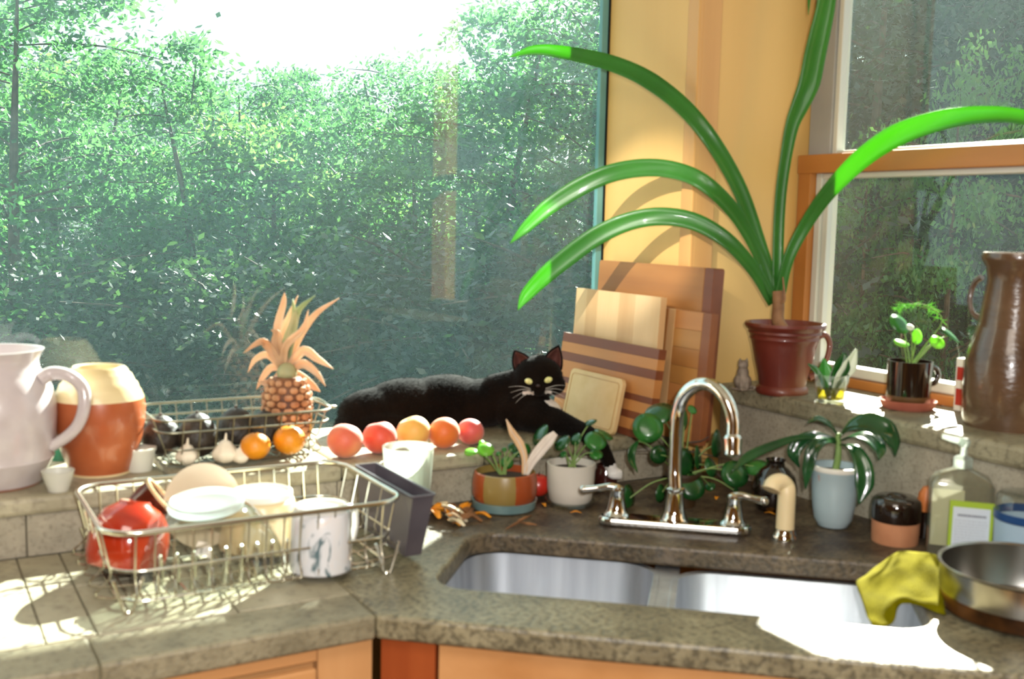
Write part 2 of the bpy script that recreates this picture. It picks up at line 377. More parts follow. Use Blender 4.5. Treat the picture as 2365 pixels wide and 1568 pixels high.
wpart('right_jamb', (WX - .02, .551, ZL + .001), (WX + .04, .579, 1.399), M_firv)
for (za, zb, xx) in ((ZL + .046, .668, WX + .018), (.731, 1.399, WX + .03)):
    MB().add([(xx, Y0, za), (xx, Y1 - .07, za), (xx, Y1 - .07, zb), (xx, Y0, zb)], [(0, 1, 2, 3)]).build('glass_pane', M_glassR, w2, smooth=False)
# added unseen beam outside above the view, shades the worktop's front band
MB().box((-.9, 3.0, 1.635), (3.4, 3.10, 1.70)).build('shade_beam', M_trimw, smooth=False); struct(bpy.data.objects['shade_beam'])

# ---------------------------------------------------------------- worktops and cabinets
O = V((.568, 1.341, 0)); DU = V((.752, -.659, 0)); DN = V((.659, .752, 0))
def uv(u, n, z=0): return O + DU * u + DN * n + V((0, 0, z))
T = .036
wt = thing('tiled_worktop', 'long pale stone-tiled worktop under the dish rack and big window', 'worktop', (-.3, 1.58, -T))
MB().box((-1.1, 1.343, -T), (.566, 1.8225, -.006)).build('bed', M_conc, wt, smooth=False)
x = -1.06; rows = [(1.341, 1.436), (1.436, 1.648), (1.648, 1.8225)]
cols = [(-1.1, -.9), (-.9, -.7), (-.7, -.5), (-.5, -.3), (-.3, -.1), (-.1, .022), (.022, .149), (.149, .2125), (.2125, .40), (.40, .568)]
for (a, b) in cols:
    for k, (c, d) in enumerate(rows[1:]):
        MB().box((a + .0012, c + .0012, -.0058), (b - .0012, d - .0012, 0)).build('tile', M_stone, wt, smooth=False, bevel=.0015)
for a, b in ((-1.1, -.66), (-.66, -.22), (-.22, .2), (.2, .5675)):
    MB().box((a + .0004, 1.341 - .004, -T), (b - .0004, 1.4355, .0)).build('edge_slab', M_conc, wt, smooth=False, bevel=.005)
# concrete slab around the sink
sk = thing('sink_worktop', 'grey-brown concrete worktop with sink cut-out, set diagonally in the corner', 'worktop', (1.1, 1.3, -T))
def rrect(u0, u1, n0, n1, r, seg=8):
    out = []
    for (cx, cyy, a0) in ((u1 - r, n0 + r, -90), (u1 - r, n1 - r, 0), (u0 + r, n1 - r, 90), (u0 + r, n0 + r, 180)):
        for i in range(seg + 1): a = radians(a0 + 90 * i / seg); out.append((cx + r * cos(a), cyy + r * sin(a)))
    return out
hole_uv = rrect(.042, .775, .136, .428, .055)
hole = [uv(a, b) for a, b in hole_uv]
outer = [V((.568, 1.341 - .004, 0)), uv(.3, -.004), uv(.5, .001), uv(.7, .0), uv(.93, .006), V((1.275, .55, 0)), V((1.275, .47, 0)), V((XL + .0135, .47, 0)), V((XL + .0135, YB - .0015, 0)), V((.568, YB - .0015, 0))]
bm = bmesh.new()
def loop(pts, z): 
    vs = [bm.verts.new((p.x, p.y, z)) for p in pts]; es = [bm.edges.new((vs[i], vs[(i + 1) % len(vs)])) for i in range(len(vs))]; return vs, es
for z in (0, -T):
    a, ea = loop(outer, z); b, eb = loop(hole, z)
    bmesh.ops.triangle_fill(bm, edges=ea + eb, use_beauty=True)
    if z == 0: ta, tb = a, b
    else: ba, bb = a, b
for (p, q) in ((ta, ba), (tb, bb)):
    for i in range(len(p)): j = (i + 1) % len(p); bm.faces.new((p[i], p[j], q[j], q[i]))
bmesh.ops.recalc_face_normals(bm, faces=bm.faces)
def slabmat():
    t = NT('worktop_concrete_two_tone'); b = t.n('ShaderNodeBsdfPrincipled'); t.l(b.outputs[0], t.out.inputs[0]); b.inputs['Roughness'].default_value = .45
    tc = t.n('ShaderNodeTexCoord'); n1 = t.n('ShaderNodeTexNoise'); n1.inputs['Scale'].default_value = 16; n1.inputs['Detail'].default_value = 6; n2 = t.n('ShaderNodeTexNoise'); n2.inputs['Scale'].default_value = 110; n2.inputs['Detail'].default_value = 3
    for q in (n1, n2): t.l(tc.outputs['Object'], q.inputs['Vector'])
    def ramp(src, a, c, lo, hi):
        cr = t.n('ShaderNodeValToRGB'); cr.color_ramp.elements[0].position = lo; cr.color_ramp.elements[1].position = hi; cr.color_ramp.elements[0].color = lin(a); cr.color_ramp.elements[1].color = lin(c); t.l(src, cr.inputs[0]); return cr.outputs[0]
    dry = ramp(n1.outputs[0], (116, 108, 84), (148, 140, 112), .35, .65); brown_tone = ramp(n1.outputs[0], (62, 48, 36), (112, 98, 76), .38, .66)
    # the dark brown tone follows the faucet deck: distance behind the bowls, broken up by noise
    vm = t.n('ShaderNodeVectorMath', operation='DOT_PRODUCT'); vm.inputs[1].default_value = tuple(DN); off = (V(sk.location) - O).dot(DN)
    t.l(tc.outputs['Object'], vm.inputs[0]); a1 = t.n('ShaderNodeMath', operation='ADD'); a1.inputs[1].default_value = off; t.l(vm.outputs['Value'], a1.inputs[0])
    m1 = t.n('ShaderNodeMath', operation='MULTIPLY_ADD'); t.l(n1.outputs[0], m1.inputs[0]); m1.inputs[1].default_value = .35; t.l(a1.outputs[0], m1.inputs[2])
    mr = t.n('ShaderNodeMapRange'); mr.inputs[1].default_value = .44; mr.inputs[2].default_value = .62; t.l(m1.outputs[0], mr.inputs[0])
    mx = t.n('ShaderNodeMixRGB'); t.l(mr.outputs[0], mx.inputs[0]); t.l(dry, mx.inputs[1]); t.l(brown_tone, mx.inputs[2])
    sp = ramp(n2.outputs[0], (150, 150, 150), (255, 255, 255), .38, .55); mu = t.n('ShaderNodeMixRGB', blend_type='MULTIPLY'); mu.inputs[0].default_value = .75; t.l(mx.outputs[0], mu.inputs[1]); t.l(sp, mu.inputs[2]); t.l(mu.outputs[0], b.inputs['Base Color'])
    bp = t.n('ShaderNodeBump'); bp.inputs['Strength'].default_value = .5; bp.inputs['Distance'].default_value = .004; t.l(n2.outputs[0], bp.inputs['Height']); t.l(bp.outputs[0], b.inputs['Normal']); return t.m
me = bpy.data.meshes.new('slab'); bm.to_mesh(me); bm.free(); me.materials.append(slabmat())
# roughly broken, worn arris: shift the slab's own origin to the thing
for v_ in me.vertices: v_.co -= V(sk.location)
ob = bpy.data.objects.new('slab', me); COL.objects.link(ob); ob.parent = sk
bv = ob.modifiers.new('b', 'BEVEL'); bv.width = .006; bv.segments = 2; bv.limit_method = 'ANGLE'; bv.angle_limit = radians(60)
# sink bowls
sink = thing('double_sink', 'brushed steel double-bowl sink sunk in the corner worktop', 'sink', uv(.41, .27, -.2))
def bowl(name, u0, u1, n0, n1, ztop, depth, r):
    b = MB(); rings = []
    for (ins, z, rr) in ((-.006, ztop, r + .004), (0, ztop - .003, r), (.006, ztop - depth * .6, r), (.012, ztop - depth + .03, r), (.022, ztop - depth + .008, r), (.045, ztop - depth, r * .8)):
        rings.append([uv(a, c, z) for a, c in rrect(u0 + ins, u1 - ins, n0 + ins, n1 - ins, max(rr - ins * .3, .02))])
    n = len(rings[0]); vs = [p for rg in rings for p in rg]; fs = []
    for j in range(len(rings) - 1):
        for i in range(n): i2 = (i + 1) % n; fs.append((j * n + i, j * n + i2, (j + 1) * n + i2, (j + 1) * n + i))
    fs.append([(len(rings) - 1) * n + i for i in range(n)]); b.add(vs, fs); return b.build(name, M_steel, sink, solid=.0012)
bowl('left_bowl', .036, .372, .130, .445, -T - .002, .17, .07)
bowl('right_bowl', .404, .790, .130, .425, -T - .002, .17, .07)
MB().prism([tuple(uv(a, b)[:2]) for a, b in ((.366, .13), (.41, .13), (.41, .445), (.366, .445))], -T - .010, -T - .0035).build('divider', M_steel, sink, smooth=False, bevel=.002)
for uu in (.206, .597): MB().lathe([(.0, .001), (.02, .001), (.03, .004), (.036, .004)], uv(uu, .28, -T - .1715), seg=24, capb=False).build('drain_strainer', M_chrome, sink)
# cabinets
cl = thing('base_cabinet', 'orange-brown wooden base cabinet under the left tiled worktop', 'cabinet', (-.2, 1.6, F0))
MB().box((-1.1, 1.385, F0), (.548, 1.82, -T - .002)).build('carcass', M_cab, cl, smooth=False)
MB().box((.49, 1.362, F0 + .1), (.572, 1.384, -T - .003)).build('stile', M_cabv, cl, smooth=False, bevel=.0015)
MB().box((-1.1, 1.362, -T - .026), (.489, 1.384, -T - .003)).build('top_rail', M_cab, cl, smooth=False, bevel=.0015)
for a, b in ((-.62, -.08), (-.07, .483)):
    d = MB().box((a, 1.346, -.235), (b, 1.3615, -T - .03)).build('drawer_front', M_cab, cl, smooth=False, bevel=.003)
    MB().box((a + .045, 1.3425, -.205), (b - .045, 1.3458, -T - .055)).build('raised_field', M_cab, d, smooth=False, bevel=.002)
    MB().ball(((a + b) / 2, 1.328, -.14), .013, 14, 8).build('knob', M_cabr, d)
    MB().box((a, 1.346, F0 + .12), (b, 1.3615, -.25)).build('cabinet_door', M_cab, cl, smooth=False, bevel=.003)
cs = thing('sink_cabinet', 'wooden diagonal cabinet below the sink with reddish corner stile', 'cabinet', (1.1, 1.3, F0))
def uprism(name, u0, u1, n0, n1, z0, z1, m, par, bevel=.0015): return MB().prism([tuple(uv(a, b)[:2]) for a, b in ((u0, n0), (u1, n0), (u1, n1), (u0, n1))], z0, z1).build(name, m, par, smooth=False, bevel=bevel)
uprism('stile', .001, .082, .020, .044, F0 + .1, -T - .003, M_cabr, cs)
dfm = uprism('drawer_front', .086, .90, .024, .042, -.225, -T - .004, M_cab, cs)
uprism('cabinet_door', .086, .49, .024, .042, F0 + .12, -.235, M_cab, cs); uprism('cabinet_door', .495, .90, .024, .042, F0 + .12, -.235, M_cab, cs)
uprism('carcass_front', .02, .93, .045, .06, F0, -T - .004, M_cab, cs)

# ---------------------------------------------------------------- outdoors
va = NT('glare_veil_volume'); vs_ = va.n('ShaderNodeVolumeScatter'); vs_.inputs['Color'].default_value = (.62, .93, 1.0, 1); vs_.inputs['Density'].default_value = .0048; vs_.inputs['Anisotropy'].default_value = .45  # added scattering volume, stands in for the glare veil over the view
va.l(vs_.outputs[0], va.out.inputs['Volume'])
hz = MB().box((-14, 2.35, -1.9), (26, 26, 9)).build('glare_veil', va.m, smooth=False); struct(hz)

M_leafA = leafmat('alder_leaf', (24, 52, 46), (48, 84, 60), (100, 168, 84), rough=.3, scale=.9, tw=.36)
M_leafB = leafmat('maple_leaf', (34, 64, 48), (62, 98, 58), (126, 184, 84), rough=.3, scale=.9, tw=.38)
M_leafC = leafmat('dark_leaf', (18, 34, 26), (38, 56, 38), (70, 106, 50), rough=.3, scale=.9, tw=.28)
M_bark = pm('tree_bark', (52, 42, 34), (84, 72, 60), scale=12, rough=.9, bump=.6, bscale=30)
M_ground = pm('forest_floor', (14, 24, 18), (34, 40, 26), scale=1.2, rough=1, c3=(24, 22, 16), s3=5)
gm = MB(); NX, NY = 40, 26
GZ = lambda d: -1.55 - .02 * d + max(0, d - 16) ** 1.35 * .09
vs = []; fs = []
for j in range(NY + 1):
    d = 1.0 + 45 * (j / NY) ** 1.6
    for i in range(NX + 1):
        a = radians(-62 + 124 * i / NX); p = FH * cos(a) * d + RH * sin(a) * d
        z = GZ(d) + .25 * noise.noise(p * .35) if d > 5 else -1.6
        vs.append((p.x, p.y, z))
for j in range(NY):
    for i in range(NX): q = j * (NX + 1) + i; fs.append((q, q + 1, q + NX + 2, q + NX + 1))
gm.add(vs, fs)
# keep the ground outside the house
gm.v = [V(p) if not (p.x < 2.0 and p.y < 2.45) else V((p.x, p.y, -1.6)) for p in gm.v]
gr_ = gm.build('ground', M_ground); struct(gr_)
def make_tree(seed, H, R, nleaf, leafsize, shape, mat):
    rs = np.random.RandomState(seed); rnd = random.Random(seed)
    tb = MB(); top = V((rnd.uniform(-.2, .2), rnd.uniform(-.2, .2), H * .93))
    mid = V((rnd.uniform(-.15, .15), rnd.uniform(-.15, .15), H * .5))
    tb.tube([(0, 0, -.3), tuple(mid), tuple(top)], [.07, .045, .010], seg=7, n=12)
    cl = []
    nb = 34
    for i in range(nb):
        h0_ = .34 if shape == 'tall' else .16; h = H * (h0_ + (.96 - h0_) * (i + rnd.random()) / nb); fr = h / H
        if shape == 'cone': rad = R * (1.02 - fr) * 1.15 + .05
        elif shape == 'tall': rad = R * (.45 + .55 * sin(pi * min(1, fr * .95)))
        else: rad = R * sqrt(max(.05, 1 - ((fr - .55) / .5) ** 2))
        a = rnd.uniform(0, 2 * pi); L = rad * rnd.uniform(.75, 1.1)
        b0 = V((mid.x * fr, mid.y * fr, h)); b1 = b0 + V((cos(a) * L, sin(a) * L, L * rnd.uniform(-.15, .45)))
        tb.tube([b0, b0.lerp(b1, .5) + V((0, 0, .06 * L)), b1], [.018 * (1.2 - fr), .009, .003], seg=5, n=5)
        for k in range(5):
            cl.append((b0.lerp(b1, rnd.uniform(.25, 1.08)) + V((rnd.uniform(-.2, .2), rnd.uniform(-.2, .2), rnd.uniform(-.12, .12))), rnd.uniform(.07, .20)))
    C_ = np.array([c[0] for c in cl]); S_ = np.array([c[1] for c in cl])
    idx = rs.randint(0, len(cl), nleaf); P = C_[idx] + rs.normal(0, 1, (nleaf, 3)) * S_[idx][:, None] * np.array([1, 1, .55])
    n_ = rs.normal(0, 1, (nleaf, 3)) * np.array([.75, .75, .5]) + np.array([0, 0, .75]); n_ /= np.linalg.norm(n_, axis=1)[:, None]
    u = rs.normal(0, 1, (nleaf, 3)); u -= n_ * (u * n_).sum(1)[:, None]; u /= np.linalg.norm(u, axis=1)[:, None]; v_ = np.cross(n_, u)
    s = leafsize * rs.uniform(.6, 1.25, nleaf)[:, None]
    A = P - u * s; B = P + v_ * s * .5 - n_ * s * .06; Cc = P + u * s; D = P - v_ * s * .5 - n_ * s * .06
    verts = np.stack([A, B, Cc, D], 1).reshape(-1, 3)
    me = bpy.data.meshes.new('foliage'); me.vertices.add(nleaf * 4); me.vertices.foreach_set('co', verts.ravel())
    me.loops.add(nleaf * 4); me.loops.foreach_set('vertex_index', np.arange(nleaf * 4)); me.polygons.add(nleaf)
    me.polygons.foreach_set('loop_start', np.arange(nleaf) * 4); me.polygons.foreach_set('loop_total', np.full(nleaf, 4)); me.update(); me.validate()
    me.materials.append(mat)
    return tb, me
def proto(seed, *a):
    tb, me = make_tree(seed, *a); o = tb.build('trunk', M_bark); tm = o.data; bpy.data.objects.remove(o); return tm, me
PR = {'alder': [proto(1, 4.6, 1.35, 12000, .038, 'round', M_leafA), proto(2, 5.0, 1.1, 10000, .036, 'tall', M_leafA)],
      'maple': [proto(3, 4.2, 1.5, 12000, .040, 'round', M_leafB)],
      'spruce': [proto(4, 6.5, 1.1, 10000, .045, 'cone', M_leafC)],
      'dark': [proto(5, 4.6, 1.5, 14000, .038, 'round', M_leafC)],
      'bush': [proto(6, 1.6, 1.0, 9000, .026, 'round', M_leafC)]}
trees = 0
def plant(kind, px, d, toppy, label, group, i=0, rz=None, wide=1.0):
    global trees
    tm, fm = PR[kind][i % len(PR[kind])]
    g0 = CAM + (FH * 1 + RH * ((px - 1182.5) / FPX)) * d; z0 = GZ(d)
    toppy = toppy + (85 if kind in ('alder', 'maple', 'spruce') and px < 1450 else 0)
    ztop = CAM.z + (512 + .022 * (px - 1182) - toppy) / FPX * d
    H0 = {'alder': [4.6, 5.0], 'maple': [4.2], 'spruce': [6.5], 'dark': [4.6], 'bush': [1.6]}[kind][i % len(PR[kind])]
    s = (ztop - z0) / H0
    marks = [(-50, 'cut by the left frame edge'), (90, 'above the white pitcher'), (220, 'above the orange jar handle side'), (330, 'above the orange jar'), (460, 'above the left half of the wire basket'), (600, 'just left of the pineapple crown'), (700, 'straight above the pineapple'), (820, 'right of the pineapple crown'), (930, 'above the leftmost peaches'), (1040, 'above the cat back'), (1150, 'left of the clivia leaf tips'), (1260, 'behind the clivia leaf tips'), (1340, 'above the cat head'), (1480, 'at the right jamb of the big window'), (1850, 'hidden behind the plywood corner'), (1935, 'at the left edge of the right window'), (2035, 'above the propagation glass'), (2110, 'above the mug planter'), (2190, 'right of the mug planter'), (2290, 'just left of the brown jug'), (2440, 'behind the brown jug'), (9999, 'beyond the right frame edge')]
    label = label.replace('@', next(b_ for a_, b_ in marks if px < a_))
    r = thing({'alder': 'alder_tree', 'maple': 'maple_tree', 'spruce': 'spruce_tree', 'dark': 'dark_tree', 'bush': 'shrub'}[kind], label, 'shrub' if kind == 'bush' else 'tree', (g0.x, g0.y, z0), group)
    r.scale = (s * wide, s * wide, s); r.rotation_euler = (0, 0, random.uniform(0, 6.28) if rz is None else rz)
    a = bpy.data.objects.new('trunk', tm); COL.objects.link(a); a.parent = r
    b = bpy.data.objects.new('foliage', fm); COL.objects.link(b); b.parent = r; b['kind'] = 'stuff'
    trees += 1
G1 = 'broadleaf trees standing outside the big window'
LA = 'sunlit broadleaf tree outdoors @'
for k, (kind, px, d, ty) in enumerate([('alder', 40, 7.5, -190), ('alder', 250, 9.5, 45), ('alder', 420, 8.6, 40), ('maple', 130, 9.8, 60), ('alder', 560, 10.2, 85), ('maple', 640, 9.0, 190),
        ('alder', 760, 9.6, 175), ('alder', 880, 10.8, 45), ('maple', 960, 9.3, 190), ('alder', 1080, 9.8, 60), ('alder', 1190, 9.0, -60), ('maple', 1300, 10.0, 20),
        ('alder', 340, 11.5, 90), ('alder', 500, 12.0, 120), ('maple', 800, 12.0, 190), ('alder', 1010, 12.4, 150), ('alder', 700, 11.2, 150), ('alder', 1380, 8.4, -80), ('alder', -120, 9.0, -120)]):
    plant(kind, px, d, ty, ('near ' if d < 9.25 else 'far ' if d > 11 else 'mid-distance ') + ('bushy ' if kind == 'maple' else 'slim ') + LA, G1, k)
for k, (px, d, ty) in enumerate([(610, 15, 105), (690, 16, 75), (790, 15.5, 150), (900, 16.5, 170), (500, 16, 110), (1010, 15.5, 160), (400, 16, 120), (250, 16, 80), (120, 15, 30), (1120, 15.5, 90), (1250, 15, 40), (1380, 15, 0), (0, 15.5, -20)]):
    plant('spruce', px, d, ty, ('farthest' if d > 15.7 else 'distant') + ' dark pointed evergreen @', 'evergreens behind the thicket', k, wide=1.25)
for k, (px, d, ty) in enumerate([(1880, 9.5, -260), (2010, 8.2, -220), (2140, 9.6, -260), (2260, 8.5, -220), (2390, 9.2, -260), (1950, 11.5, -300), (2080, 11.8, -320), (2200, 12, -320), (2330, 11.5, -300), (2480, 10.5, -260), (1500, 9.8, -120)]):
    plant('dark', px, d, ty, ('near' if d < 9 else 'far' if d > 11 else 'mid-distance') + ' shady dark green tree @', 'dark trees beyond the right window', k)
for k, (px, d, ty) in enumerate([(1990, 6.2, 330), (2180, 6.0, 160), (1960, 6.6, 640), (2120, 6.8, 700)]):
    plant('maple', px, d, ty, ('tall' if ty < 400 else 'short') + ' lighter green sapling outdoors @', 'saplings beyond the right window', k, wide=.55)
for k, (px, d, ty) in enumerate([(60, 7.6, 640), (230, 7.9, 690), (390, 7.7, 700), (520, 7.4, 660), (650, 7.9, 640), (780, 7.3, 690), (900, 7.8, 640), (1020, 7.4, 610), (1150, 7.7, 640), (1290, 7.3, 600), (1890, 7.0, 600), (2020, 7.6, 620), (2160, 7.2, 600), (2300, 7.6, 620)]):
    plant('bush', px, d, ty, 'low leafy shrub outdoors @', 'undergrowth shrubs outside the windows', k, wide=1.2)

# ---------------------------------------------------------------- ceramics, left side of the sill
M_lav = pm('pale_lavender_glaze', (188, 178, 182), (204, 196, 196), scale=10, rough=.28, bump=.15, bscale=20, coat=.4, c3=(176, 164, 160), s3=25, amt3=.4)
M_bisque = pm('pinkish_bare_clay', (176, 118, 96), (190, 134, 108), scale=20, rough=.8)
M_creamg = pm('cream_glaze', (200, 178, 130), (222, 204, 160), scale=6, rough=.3, coat=.4, stretch=(1, 1, 6))
M_orangeg = pm('burnt_orange_glaze', (158, 78, 42), (184, 102, 60), scale=8, rough=.33, coat=.4, c3=(142, 64, 34), s3=12)
c = V((*onz(-8, 1138, ZS)[:2], ZS)); c = V((c.x, c.y, ZS)) + away(c) * .065
t = thing('white_pitcher', 'large pale lavender-white pottery pitcher cut by the left frame edge', 'pitcher', c)
pr_ = prof(c, [(92, 1130), (96, 1112), (112, 1085), (122, 1066)])
MB().lathe([(0, 0)] + [(r, max(z, 0)) for r, z in pr_[:2]], c, 48, capb=False).build('clay_foot', M_bisque, t)
b = MB(); pts = [(98, 1111), (110, 1084), (124, 1060), (126, 1055), (124, 1050), (130, 1010), (134, 960), (133, 925), (124, 893), (108, 868), (98, 848), (97, 832), (103, 818), (110, 806)]
pp = prof(c, pts); pp += [(pp[-1][0] - .006, pp[-1][1]), (pp[-3][0] - .008, pp[-3][1]), (pp[-5][0] - .008, pp[-5][1]), (pp[6][0] - .01, pp[6][1]), (0, .02)]
b.lathe(pp, c, 56, wob=.004, capb=False); b.build('jug_body', M_lav, t)
dd = dist(c)
MB().tube([at(90, 878, dd - .02), at(120, 862, dd - .01), at(160, 868, dd - .01), at(190, 895, dd), at(195, 935, dd), at(182, 978, dd), at(155, 1008, dd), at(118, 1032, dd)], [.0125, .0115, .0105, .0105, .0105, .010, .010, .009], 14, n=36).build('handle', M_lav, t)
c = stand(233, 1103, ZS, 66)
t = thing('stoneware_jar', 'round stoneware jar, cream glaze on top and burnt orange below', 'jar', c)
MB().lathe([(0, 0)] + prof(c, [(68, 1096), (69, 1084)]) + [(.02, prof(c, [(0, 1084)])[0][1])], c, 40, capb=False).build('foot_ring', M_creamg, t)
MB().lathe(prof(c, [(66, 1084), (80, 1050), (91, 1015), (99, 975), (101, 942), (98, 918)]), c, 48, capb=False).build('orange_body', M_orangeg, t)
pp = prof(c, [(98, 918), (92, 902), (88, 896), (84, 884), (79, 880), (72, 864), (67, 860), (61, 850), (55, 845), (50, 848)]); 
MB().lathe(pp + [(pp[-1][0], pp[-1][1] - .02)], c, 48, capb=False).build('cream_shoulder', M_creamg, t)
c = stand(135, 1140, ZS, 30)
t = thing('white_dish', 'small white dish between the pitcher and the orange jar', 'dish', c)
MB().lathe([(0, 0), (.016, 0), (.022, .02), (.026, .034), (.023, .034), (.018, .01), (0, .006)], c, 28, capb=False).build('dish_bowl', M_vinyl, t)
c = onz(150, 1075, ZS) + away(onz(150, 1075, ZS)) * .06
t = thing('green_bottle', 'green glass bottle half hidden behind the pitcher handle', 'bottle', c)
M_green = pm('green_bottle_glass', (30, 96, 70), rough=.12, coat=.5, spec=.8)
MB().lathe([(0, 0), (.026, 0), (.028, .005), (.028, .06), (.022, .075), (.010, .09), (.010, .105), (.012, .106), (.012, .112), (0, .112)], c, 24, capb=False).build('bottle_body', M_green, t)
c = onz(322, 1094, ZS) + away(onz(322, 1094, ZS)) * .03
t = thing('white_tub', 'white plastic tub on the sill right of the orange jar', 'tub', c)
MB().lathe([(0, 0), (.022, 0), (.028, .036), (.030, .036), (.030, .041), (0, .043)], c, 26, capb=False).build('tub_body', M_vinyl, t)

# ---------------------------------------------------------------- wire fruit basket on the sill
M_bw = pm('dull_grey_wire', (150, 146, 128), rough=.35, metal=1)
bx0, bx1, by0, by1, bz, bh = .385, .712, 1.885, 2.085, ZS, .092
t = thing('wire_basket', 'low grey wire fruit basket holding avocados and the pineapple', 'basket', ((bx0 + bx1) / 2, (by0 + by1) / 2, bz))
def rring(x0, x1, y0, y1, z, r, seg=6):
    out = []
    for (cx, cyy, a0) in ((x1 - r, y0 + r, -90), (x1 - r, y1 - r, 0), (x0 + r, y1 - r, 90), (x0 + r, y0 + r, 180)):
        for i in range(seg + 1): a = radians(a0 + 90 * i / seg); out.append(V((cx + r * cos(a), cyy + r * sin(a), z)))
    return out
MB().tube(rring(bx0, bx1, by0, by1, bz + bh, .035), .0024, 8, closed=True).build('top_rim', M_bw, t)
MB().tube(rring(bx0 + .004, bx1 - .004, by0 + .004, by1 - .004, bz + bh - .022, .033), .0019, 8, closed=True).build('upper_ring', M_bw, t)
MB().tube(rring(bx0 + .02, bx1 - .02, by0 + .018, by1 - .018, bz + .035, .03), .0018, 8, closed=True).build('lower_ring', M_bw, t)
MB().tube(rring(bx0 + .03, bx1 - .03, by0 + .028, by1 - .028, bz + .006, .03), .0022, 8, closed=True).build('base_ring', M_bw, t)
for i in range(9):
    xx = bx0 + .045 + i * (bx1 - bx0 - .09) / 8
    MB().tube([(xx, by0, bz + bh), (xx, by0 + .02, bz + .03), (xx, by0 + .03, bz + .006), (xx, by1 - .03, bz + .006), (xx, by1 - .02, bz + .03), (xx, by1, bz + bh)], .0014, 6, n=24).build('cross_wire', M_bw, t)
for i in range(4):
    yy = by0 + .045 + i * (by1 - by0 - .09) / 3
    MB().tube([(bx0, yy, bz + bh), (bx0 + .022, yy, bz + .03), (bx0 + .034, yy, bz + .0045), (bx1 - .034, yy, bz + .0045), (bx1 - .022, yy, bz + .03), (bx1, yy, bz + bh)], .0014, 6, n=24).build('long_wire', M_bw, t)
for sx, xx in ((-1, bx0), (1, bx1)):
    ym = (by0 + by1) / 2
    MB().tube([(xx, ym - .05, bz + bh), (xx + sx * .022, ym - .045, bz + bh - .004), (xx + sx * .028, ym, bz + bh - .012), (xx + sx * .022, ym + .045, bz + bh - .004), (xx, ym + .05, bz + bh)], .0022, 8, n=20).build('handle', M_bw, t)
M_avo = pm('avocado_skin', (26, 20, 16), (52, 42, 34), scale=30, rough=.5, bump=.8, bscale=90)
for k, (px, py, r, l) in enumerate([(372, 1000, .034, 'leftmost dark avocado in the wire basket'), (456, 998, .037, 'second dark avocado from the left in the wire basket'), (545, 985, .038, 'large dark avocado nearest the pineapple in the wire basket'), (610, 985, .032, 'dark avocado half hidden behind the pineapple base')]):
    p = onz(px, py + 6, bz + .052); p.y = min(p.y, 2.03)
    t = thing('avocado', l, 'avocado', p - V((0, 0, .038)), 'avocados in the wire basket')
    MB().ball(p, (r, r, r * 1.12), 22, 14, fn=lambda q: V((q.x * (1 - .16 * q.z), q.y * (1 - .16 * q.z), q.z))).build('avocado_fruit', M_avo, t)
    MB().lathe([(0.003, 0), (.003, .004), (0, .005)], p + V((0, 0, r * 1.10)), 8).build('stem', M_bark, t)
M_gar = pm('garlic_skin', (222, 210, 190), (240, 232, 216), scale=20, rough=.6)
for k, (px, py, r, l) in enumerate([(432, 1052, .020, 'white garlic bulb at the left front of the wire basket'), (520, 1046, .023, 'white garlic bulb with pinkish tip in the basket middle'), (556, 1054, .016, 'small white garlic clove beside the yellow mandarin')]):
    p = onz(px, py, bz + r * .8 + .006)
    t = thing('garlic_bulb', l, 'garlic', p - V((0, 0, r * .8)), 'garlic in the wire basket')
    MB().ball(p, (r, r, r * .8), 20, 10, fn=lambda q: V((q.x * (1 + .07 * cos(6 * atan2(q.y, q.x))) * (1 - .35 * max(q.z, 0) ** 2), q.y * (1 + .07 * cos(6 * atan2(q.y, q.x))) * (1 - .35 * max(q.z, 0) ** 2), q.z * (1.35 if q.z > .8 else 1)))).build('bulb', M_gar, t)
    MB().tube([p + V((0, 0, r * .7)), p + V((.002, 0, r * 1.6))], [.004, .0015], 6).build('stalk', M_gar, t)
M_mand = pm('mandarin_peel', (206, 120, 10), (226, 150, 26), scale=12, rough=.42, bump=.3, bscale=150)
for px, py, r, l in ((590, 1030, .0275, 'small yellow-orange mandarin left of the pineapple base'), (668, 1016, .030, 'yellow-orange mandarin in front of the pineapple base')):
    p = onz(px, py, bz + r + .009)
    t = thing('mandarin', l, 'mandarin', p - V((0, 0, r)), 'mandarins in the wire basket')
    MB().ball(p, (r, r, r * .9), 24, 14).build('fruit', M_mand, t); MB().lathe([(.003, 0), (.002, .002), (0, .0025)], p + V((0, 0, r * .9 - .0005)), 8).build('stem', M_bark, t)
# pineapple
pc = V((.655, 2.0, bz + .008))
t = thing('pineapple', 'pineapple with dry tan leaf crown standing in the wire basket', 'pineapple', pc)
M_pin = pm('pineapple_skin', (84, 48, 30), (136, 88, 56), scale=16, rough=.6, bump=.5, bscale=60)
M_eye = pm('pineapple_eye', (150, 98, 66), (196, 148, 108), scale=30, rough=.55)
HB = .135; RB = .046
def pr_r(z): u = z / HB; return RB * (1 - abs(2 * u - 1) ** 3.2 * .42)
MB().lathe([(0, 0)] + [(pr_r(HB * i / 14) * .95, HB * i / 14) for i in range(15)] + [(0, HB)], pc, 30, capb=False).build('core_skin', M_pin, t)
eb = MB()
for j in range(10):
    z = HB * (j + .6) / 10.3; n = 12
    for i in range(n):
        a = 2 * pi * (i + .5 * (j % 2)) / n; rr = pr_r(z); q = pc + V((rr * cos(a), rr * sin(a), z))
        M = Matrix.Rotation(a, 3, 'Z')
        eb = MB(); eb.ball((0, 0, 0), (.0055, .0105 * rr / RB, .0072), 6, 4, M=None)
        e_ = MB(); e_.v = [q + M @ p for p in eb.v]; e_.f = eb.f; e_.mi = eb.mi
        e_.build('eye', M_eye, t)
